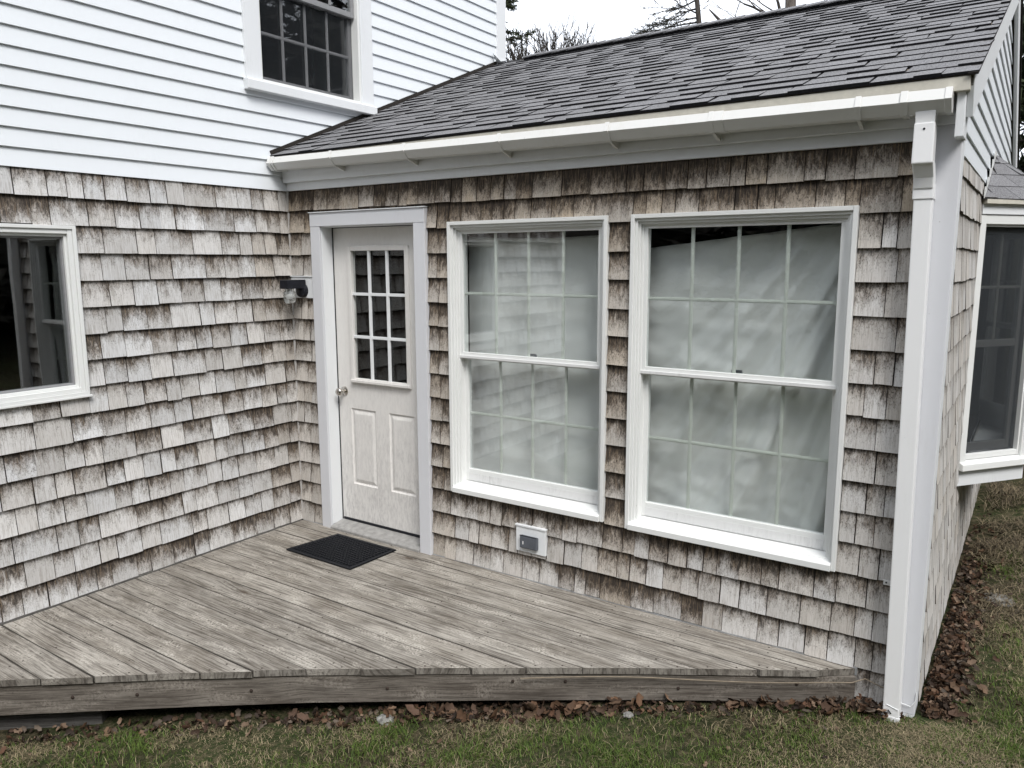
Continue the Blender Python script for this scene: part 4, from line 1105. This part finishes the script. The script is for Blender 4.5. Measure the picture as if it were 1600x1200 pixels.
# trees that stand behind the house
conifer((-8.35, 14, .6), 9.4, 1.7, 'dark evergreen half hidden behind the white corner board', 11, .8, nd=.12)
rs = random.Random(5); bt = thing('bare_bush', 'twiggy bare bush rising above the left end of the ridge', 'bush', (-6.5, 14.2, .5)); out = []
for i in range(30): grow(Vector((-6.6+rs.uniform(-.7, .7), 14.2+rs.uniform(-.4, .4), 4.2)), (rs.uniform(-.4, .4), rs.uniform(-.3, .3), 1), 1.15, .035, 5, out, rs, .5, .74, (2, 3), .04, .14, 3)
for i in range(4): out.append(([Vector((-6.5, 14.2, .5)), Vector((-6.6+rs.uniform(-.6, .6), 14.2, 4.3))], [.09, .05]))
branches_mesh(out, 'branches', M['darkbark'], bt, .007)
def spruce():
    t = thing('windswept_spruce', 'half-dead spruce with branches swept left above the ridge', 'tree', (-1.38, 11, .4)); rs = random.Random(3)
    tp = [Vector((-1.40, 11, .4)), Vector((-1.40, 11, 4)), Vector((-1.42, 11, 6.1)), Vector((-1.50, 11, 6.7)), Vector((-1.55, 11, 8.2))]
    branches_mesh([(tp, [.14, .10, .05, .045, .02])], 'trunk', M['darkbark'], t, .01)
    br = []; P = []
    def limb(z, L, dirx, dz, thick, ndl, dep=3):
        o2 = []; grow(Vector((-1.42-(z-6.1)*.08, 11, z)), (dirx, rs.uniform(-.3, .3), dz), L, thick, dep, o2, rs, .42, .62, (2, 4), -.02, .14, 5); br.extend(o2)
        if ndl:
            for pts, rad in o2:
                for j in range(len(pts)-1):
                    for _ in range(int((pts[j+1]-pts[j]).length/.010*ndl)+1): P.append(pts[j].lerp(pts[j+1], rs.random())+Vector((rs.gauss(0, .02), rs.gauss(0, .02), rs.gauss(0, .015))))
    for z, L, dz, nd in ((6.08, .62, -.12, 1.0), (6.16, .60, .0, 1.0), (6.22, .66, .04, 1.1), (6.30, .50, .0, .9), (6.05, .5, -.3, .7), (6.36, .30, .45, .15), (6.46, .34, .15, .3), (6.62, .5, -.05, .2), (6.9, .6, .1, .4), (7.3, .4, 0, .3)):
        limb(z, L, -1, dz, .018, nd)
    for z in (6.1, 6.4, 6.5): limb(z, .16, .9, .3, .006, 0, 1)
    branches_mesh(br, 'crown', M['darkbark'], t, .005); tri_cloud('foliage', np.array([tuple(p) for p in P]), .045, gcol((.012, .014, .010), (.05, .05, .036)), M['needles'], t, rng, 3.5)
spruce()
def dead_limb_tree():
    t = thing('dead_tree', 'bare leaning dead limb just right of the windswept spruce', 'tree', (-1.1, 12, .4)); rs = random.Random(9); out = []
    out.append(([Vector((-.9, 12, .4)), Vector((-1.0, 12, 4.5)), Vector((-1.14, 12, 6.32)), Vector((-1.40, 12, 6.48)), Vector((-1.62, 12, 6.72))], [.12, .09, .045, .032, .012]))
    o2 = []; grow(Vector((-1.14, 12, 6.32)), (.25, 0, 1), .42, .012, 3, o2, rs, .5, .65, (2, 3), .05, .15, 3); out += o2
    grow(Vector((-.85, 12, 6.35)), (.9, 0, -.05), .35, .008, 1, out, rs, .4); 
    branches_mesh(out, 'branches', M['darkbark'], t, .004)
dead_limb_tree()
def big_trunk():
    t = thing('old_tree', 'thick pale trunk with bare dark branches rising behind the middle of the ridge', 'tree', (.52, 10, .4)); rs = random.Random(21)
    branches_mesh([([Vector((.54, 10, .4)), Vector((.53, 10, 4)), Vector((.50, 10, 5.9)), Vector((.47, 10, 6.6)), Vector((.5, 10, 8.5))], [.16, .12, .088, .08, .05])], 'trunk', M['bark'], t)
    out = []
    for p, d, L, r in (((.44, 9.95, 5.62), (-.35, 0, 1), .5, .035), ((.42, 9.95, 5.75), (-1, .1, .30), .75, .026), ((.40, 10, 5.68), (-1, 0, .12), .62, .018), ((.30, 9.9, 5.82), (-.9, 0, .45), .55, .014), ((.60, 10, 5.66), (.9, 0, .35), .35, .012), ((.5, 10, 6.3), (-.8, 0, .5), .8, .03), ((.5, 10, 6.8), (.8, 0, .6), .9, .03), ((.5, 10, 7.6), (-.3, 0, 1), 1, .03)):
        grow(Vector(p), d, L, r, 3, out, rs, .5, .62, (1, 3), .05, .14, 4)
    branches_mesh(out, 'crown', M['darkbark'], t, .004)
big_trunk()
conifer((1.78, 9.3, .4), 5.25, .8, 'small dark evergreen top poking above the right part of the ridge', 31, .9, nd=.06)
conifer((4.9, 9.2, .4), 7.5, 2.6, 'dense dark evergreen beyond the gable at the right edge', 41, 2.2, nd=.13, z0=.03)
conifer((-2.9, 19, .8), 6.5, 1.6, 'distant evergreen hidden low behind the ridge', 43, .6, nd=.16)
bare_tree((6.2, 14, .4), 8, 'bare tree beyond the gable end', 51, depth=5)

# brush beyond the bay window
def brush():
    rs = random.Random(77)
    for i, (x, y, s, lab) in enumerate(((4.55, 4.9, .5, 'tangle of brown dead stems under the bay window'), (5.1, 6.2, .8, 'tall brown brush beyond the bay window'))):
        t = thing('dead_shrub', lab, 'shrub', (x, y, zg(x, y)), 'dead brush beside the gable wall'); out = []
        for k in range(26): grow(Vector((x+rs.uniform(-s, s)*.8, y+rs.uniform(-s, s), zg(x, y))), (rs.uniform(-.9, .9), rs.uniform(-.9, .9), rs.uniform(.3, 1)), rs.uniform(.2, .5)*s*1.6, .005, 3, out, rs, .6, .7, (2, 3), -.05, .2, 3)
        branches_mesh(out, 'stems', M['bark'], t, .0022)
brush()

# woods around the yard (behind and beside the camera: seen mirrored in the panes)
def woods():
    V = []; F = []; rs = random.Random(99); protos = []
    for s in range(3):
        out = []; grow(Vector((0, 0, 0)), (0, 0, 1), 3.4, .16, 5, out, random.Random(200+s), .5, .76, (2, 3), .08, .12, 4)
        pv = []; pf = []
        for pts, rad in out:
            k = 3; base = len(pv)
            for i, p in enumerate(pts):
                d = (pts[min(i+1, len(pts)-1)]-pts[max(i-1, 0)]).normalized(); a = d.cross(Vector((.3, .2, 1))).normalized(); b = d.cross(a); r = max(rad[i], .012)
                for q in range(k): pv.append(p+a*(r*math.cos(2*math.pi*q/k))+b*(r*math.sin(2*math.pi*q/k)))
            for i in range(len(pts)-1):
                for q in range(k): pf.append((base+i*k+q, base+i*k+(q+1) % k, base+(i+1)*k+(q+1) % k, base+(i+1)*k+q))
        protos.append((np.array([tuple(v) for v in pv]), np.array(pf)))
    for s in range(2):       # dense evergreen prototype made of many leaf-size facets
        n = 2600; f = np.sqrt(rng.random(n)); z = 9*(1-f)+.6; rad = (2.4*f+.15)*np.sqrt(rng.random(n)); a = rng.random(n)*2*np.pi
        P = np.stack([rad*np.cos(a), rad*np.sin(a), z], 1); d = rng.normal(size=(n, 3, 3))*.22; d[:, :, 2] *= .5
        protos.append(((P[:, None, :]+d).reshape(-1, 3), np.arange(3*n).reshape(n, 3)))
    allV = []; allF = {3: [], 4: []}; base = 0
    for i in range(330):
        ang = R(rs.uniform(-165, 75)); dist = rs.uniform(13, 40); x, y = 2+dist*math.cos(ang), -1+dist*math.sin(ang)
        if x < 6 and y > 6: continue
        pv, pf = protos[rs.choice((0, 1, 2, 3, 4, 3, 4))]; sc = rs.uniform(.85, 1.35); th = rs.uniform(0, 6.28)
        c, s_ = math.cos(th), math.sin(th); q = pv*sc; q = np.stack([q[:, 0]*c-q[:, 1]*s_+x, q[:, 0]*s_+q[:, 1]*c+y, q[:, 2]+zg(x, y)], 1)
        allV.append(q); allF[pf.shape[1]].append(pf+base); base += len(q)
    Vv = np.concatenate(allV); f3 = np.concatenate(allF[3]); f4 = np.concatenate(allF[4])
    me = bpy.data.meshes.new('woodland'); me.vertices.add(len(Vv)); me.vertices.foreach_set('co', Vv.ravel())
    nl = f3.size+f4.size; me.loops.add(nl); me.loops.foreach_set('vertex_index', np.concatenate([f3.ravel(), f4.ravel()]).astype(np.int32))
    me.polygons.add(len(f3)+len(f4)); st = np.concatenate([np.arange(len(f3))*3, f3.size+np.arange(len(f4))*4]).astype(np.int32); tt = np.concatenate([np.full(len(f3), 3), np.full(len(f4), 4)]).astype(np.int32)
    me.polygons.foreach_set('loop_start', st); me.polygons.foreach_set('loop_total', tt); me.update(); me.materials.append(M['wood'])
    o = bpy.data.objects.new('woodland', me); COL.objects.link(o); tag(o, 'dark mixed woods around the yard', None, 'stuff')
woods()

# ------------------------------------------------------------------ grass, dry leaves, stone
def in_house(x, y):
    return (x < .02 and y < 2.5) or (x < WX+.02 and y > -.01)
def gnoise(x, y, s, o=0.): return mnoise.noise(Vector((x*s, y*s, o)))
def raw_mesh(name, V, F, col, mat, kind='stuff'):
    n = len(F); me = bpy.data.meshes.new(name); me.vertices.add(len(V)); me.vertices.foreach_set('co', V.ravel())
    k = F.shape[1]; me.loops.add(n*k); me.loops.foreach_set('vertex_index', F.ravel().astype(np.int32)); me.polygons.add(n)
    me.polygons.foreach_set('loop_start', (np.arange(n)*k).astype(np.int32)); me.polygons.foreach_set('loop_total', np.full(n, k, dtype=np.int32)); me.update()
    c = np.ones((n, 4), dtype=np.float32); c[:, :3] = col; me.attributes.new('col', 'FLOAT_COLOR', 'FACE').data.foreach_set('color', c.ravel())
    me.materials.append(mat); o = bpy.data.objects.new(name, me); COL.objects.link(o); o['kind'] = kind; return o

def grass():
    pts = []
    def scatter(x0, x1, y0, y1, n, dens=1.0):
        X = rng.uniform(x0, x1, n); Y = rng.uniform(y0, y1, n)
        for x, y in zip(X, Y):
            if in_house(x, y): continue
            ey = edge_y(x) if x < 3.72 else -.04
            if x < 3.74 and y > ey-.01: continue
            pr = project((x, y, -.2))
            if not pr or not (-60 < pr[0] < 1660 and 600 < pr[1] < 1290): continue
            # worn litter strip along deck and wall
            dd = (ey-y) if x < 3.74 else (x-WX if y > 0 else min(9, math.hypot(x-WX, y)))
            prob = 1.0
            if x < 3.74: prob = min(1, .25+max(0, dd-.0)*9)
            elif y > -.05: prob = min(1, max(.04, (dd-.10-.05*gnoise(x, y, 3))*4.5))
            prob *= .22+.9*max(0, min(1, .55+1.5*gnoise(x, y, 2.3)+.9*gnoise(x, y, 9, 4)))
            if rng.random() < prob: pts.append((x, y, dd))
    scatter(.0, 4.9, -3.0, .3, 420000); scatter(3.9, 5.2, -1.2, 2.5, 150000); scatter(3.95, 6.5, 2.5, 8, 60000)
    P = np.array(pts); n = len(P)
    z = np.array([zg(x, y) for x, y, _ in pts]); pn = np.array([gnoise(x, y, 1.7, 5)+.6*gnoise(x, y, 6, 2) for x, y, _ in pts])
    a = rng.uniform(0, 2*np.pi, n); h = rng.uniform(.007, .026, n)*(1+.9*np.clip(pn, -.5, .8)); lean = rng.uniform(.2, 1.5, n); wd = rng.uniform(.0007, .0015, n)
    dry = rng.random(n) < np.clip(.34-1.0*pn+.25*(P[:, 2] < .25)+.35*(P[:, 1] > .6), .10, .95)
    lean = np.where(dry, lean*1.7, lean)
    D = np.stack([np.cos(a), np.sin(a), np.zeros(n)], 1); S = np.stack([-np.sin(a), np.cos(a), np.zeros(n)], 1)
    B = np.stack([P[:, 0], P[:, 1], z-.002], 1); U = np.array([0, 0, 1.0])
    m1 = B+D*(h*lean*.3)[:, None]+U*(h*.6)[:, None]; tp = B+D*(h*lean)[:, None]+U*(h*np.where(dry, .7, 1.0))[:, None]
    s = S*wd[:, None]
    V = np.stack([B-s, B+s, m1+s*.8, m1-s*.8, tp], 1).reshape(-1, 3)
    i = np.arange(n)*5; F = np.concatenate([np.stack([i, i+1, i+2], 1), np.stack([i, i+2, i+3], 1), np.stack([i+3, i+2, i+4], 1)])
    g = np.array([.060, .108, .022])*rng.uniform(.6, 1.7, (n, 1))+rng.random((n, 1))*np.array([.04, .03, .0])
    d = np.array([.30, .245, .15])*rng.uniform(.5, 1.35, (n, 1))
    c = np.where(dry[:, None], d, g); raw_mesh('grass', V, F, np.concatenate([c, c, c]), M['blade'])['label'] = 'short spring lawn, green with dead straw blades'
grass()

def leaves(name, spots, size, label, cols):
    V = []; F = []; C = []
    for (x, y, z) in spots:
        s = random.uniform(*size); a = rr(0, 6.28); tilt = rr(-1.3, 1.3); roll = rr(-1.1, 1.1); curl = rr(.3, 1.3)
        M3 = Matrix.Rotation(a, 3, 'Z') @ Matrix.Rotation(tilt, 3, 'X') @ Matrix.Rotation(roll, 3, 'Y')
        ol = [(-.5, 0), (-.25, .26), (.0, .20), (.22, .30), (.5, 0), (.22, -.30), (.0, -.19), (-.25, -.25)]
        base = len(V); V.append(Vector((x, y, z))+M3 @ Vector((0, 0, -curl*.12*s)))
        for px, py in ol: V.append(Vector((x, y, z))+M3 @ Vector((px*s*rr(.85, 1.1), py*s*rr(.8, 1.15), curl*s*(py*py*1.6+px*px*.5)+rr(-.05, .05)*s)))
        c = np.array(random.choice(cols))*rr(.6, 1.35)
        for k in range(8): F.append((base, base+1+k, base+1+(k+1) % 8)); C.append(c)
    o = raw_mesh(name, np.array([tuple(v) for v in V]), np.array(F), np.array(C), M['leaf']); o['label'] = label; return o
LC = [(.10, .052, .032), (.14, .085, .053), (.06, .035, .024), (.19, .13, .09), (.035, .024, .019), (.12, .095, .075), (.045, .028, .02)]
sp = []
for i in range(4200):                                   # along the deck front
    x = rr(.3, 3.72); dens = .35+.65*math.exp(-((x-2.55)/.42)**2)+.7*math.exp(-((x-3.62)/.12)**2)+.25*math.exp(-((x-1.9)/.3)**2)
    if random.random() > dens*.5: continue
    off = abs(random.gauss(0, .05 if x < 3.3 else .04)); y = edge_y(x)-.02-off+.08*(random.random() < .4)
    sp.append((x, y, zg(x, y)+rr(.002, .025)+.03*math.exp(-(off/.05)**2)*(x > 3.3)))
for i in range(2400):                                   # along the gable wall
    y = abs(random.gauss(0, 1.1)); x = WX+.03+abs(random.gauss(0, .055+.018*y)); sp.append((x, y, zg(x, y)+rr(.0, .035)))
for i in range(260): x, y = 3.74+abs(random.gauss(0, .06)), -.05-abs(random.gauss(0, .035)); sp.append((x, y, zg(x, y)+rr(0, .05)))
leaves('dry_leaves', sp, (.014, .052), 'brown fallen leaves gathered along deck and gable wall', LC)
sp = []
for i in range(75):
    x = random.choice((rr(1.6, 3.1), rr(3.25, 3.8), rr(2.4, 2.9))); y = edge_y(x)-.015-abs(random.gauss(0, .05)) if x < 3.72 else -.05-abs(random.gauss(0, .04)); sp.append((x, y, zg(x, y)+rr(.015, .05)))
for i in range(60):
    y = abs(random.gauss(0, .8)); x = WX+.05+abs(random.gauss(0, .08)); sp.append((x, y, zg(x, y)+rr(.01, .04)))
leaves('curled_leaves', sp, (.045, .085), 'larger curled brown oak leaves at the foot of the deck', [(.13, .072, .042), (.18, .115, .075), (.085, .052, .036)])
sp = []
for i in range(2600):
    x, y = rr(.3, 4.7), rr(-2.9, .8)
    if in_house(x, y) or (x < 3.74 and y > edge_y(x)-.03): continue
    dd = (edge_y(x)-y) if x < 3.74 else .4
    if random.random() < .55*math.exp(-dd/.35)+.06: sp.append((x, y, zg(x, y)+rr(.004, .018)))
leaves('leaf_litter', sp, (.012, .032), 'small torn brown leaf bits scattered over the lawn', LC)
# matted dead grass beside the gable wall
def thatch():
    V = []; F = []; C = []
    for i in range(15000):
        y = rr(.9, 7.5); x = WX+.08+abs(random.gauss(0, .16+.09*y)); k = min(1, (y-.6)/3)
        h = rr(.03, .09)*(.5+k); a = rr(0, 6.28); ln = rr(.8, 2.2); z = zg(x, y)+rr(-.005, .035)*k
        if mnoise.noise(Vector((x*3.1, y*2.3, 8))) < -.12: continue
        d = Vector((math.cos(a), math.sin(a), 0)); sd_ = Vector((-d.y, d.x, 0))*rr(.0012, .0026); b = Vector((x, y, z)); m_ = b+d*h*ln*.4+Vector((0, 0, h*.45)); e = b+d*h*ln+Vector((0, 0, h*rr(.0, .5)))
        n = len(V); V += [b-sd_, b+sd_, m_+sd_, m_-sd_, e]; F += [(n, n+1, n+2), (n, n+2, n+3), (n+3, n+2, n+4)]; c = np.array(random.choice(((.20, .16, .10), (.13, .10, .065), (.27, .22, .14), (.08, .065, .045))))*rr(.6, 1.2); C += [c]*3
    raw_mesh('dead_grass', np.array([tuple(v) for v in V]), np.array(F), np.array(C), M['blade'])['label'] = 'matted brown dead grass along the gable wall'
thatch()
# stone
def stone():
    me = bpy.data.meshes.new('stone'); bm = bmesh.new(); bmesh.ops.create_icosphere(bm, subdivisions=3, radius=.05)
    for v in bm.verts:
        k = 1+.35*mnoise.noise(v.co*22)+.12*mnoise.noise(v.co*60); v.co = Vector((v.co.x*k*1.15, v.co.y*k*.8, v.co.z*k*.62))
    bm.to_mesh(me); bm.free(); me.materials.append(M['stone']); return me
sm_ = stone()
for (x, y, sc, lab, rot) in ((1.98, -1.245, .75, 'lichen-spotted pale stone under the middle of the deck edge', .4), (2.9, -.66, .45, 'small pale stone among leaves under the deck edge', 1.2)):
    o = bpy.data.objects.new('stone', sm_); COL.objects.link(o); o.location = (x, y, zg(x, y)+.012); o.scale = (sc,)*3; o.rotation_euler = (0, 0, rot); tag(o, lab, 'stone')
x, y = 4.22, 1.55
o = bpy.data.objects.new('stone', sm_); COL.objects.link(o); o.location = (x, y, zg(x, y)); o.scale = (1.6, 2, .7); tag(o, 'flat grey stone in the lawn beside the gable wall', 'stone')
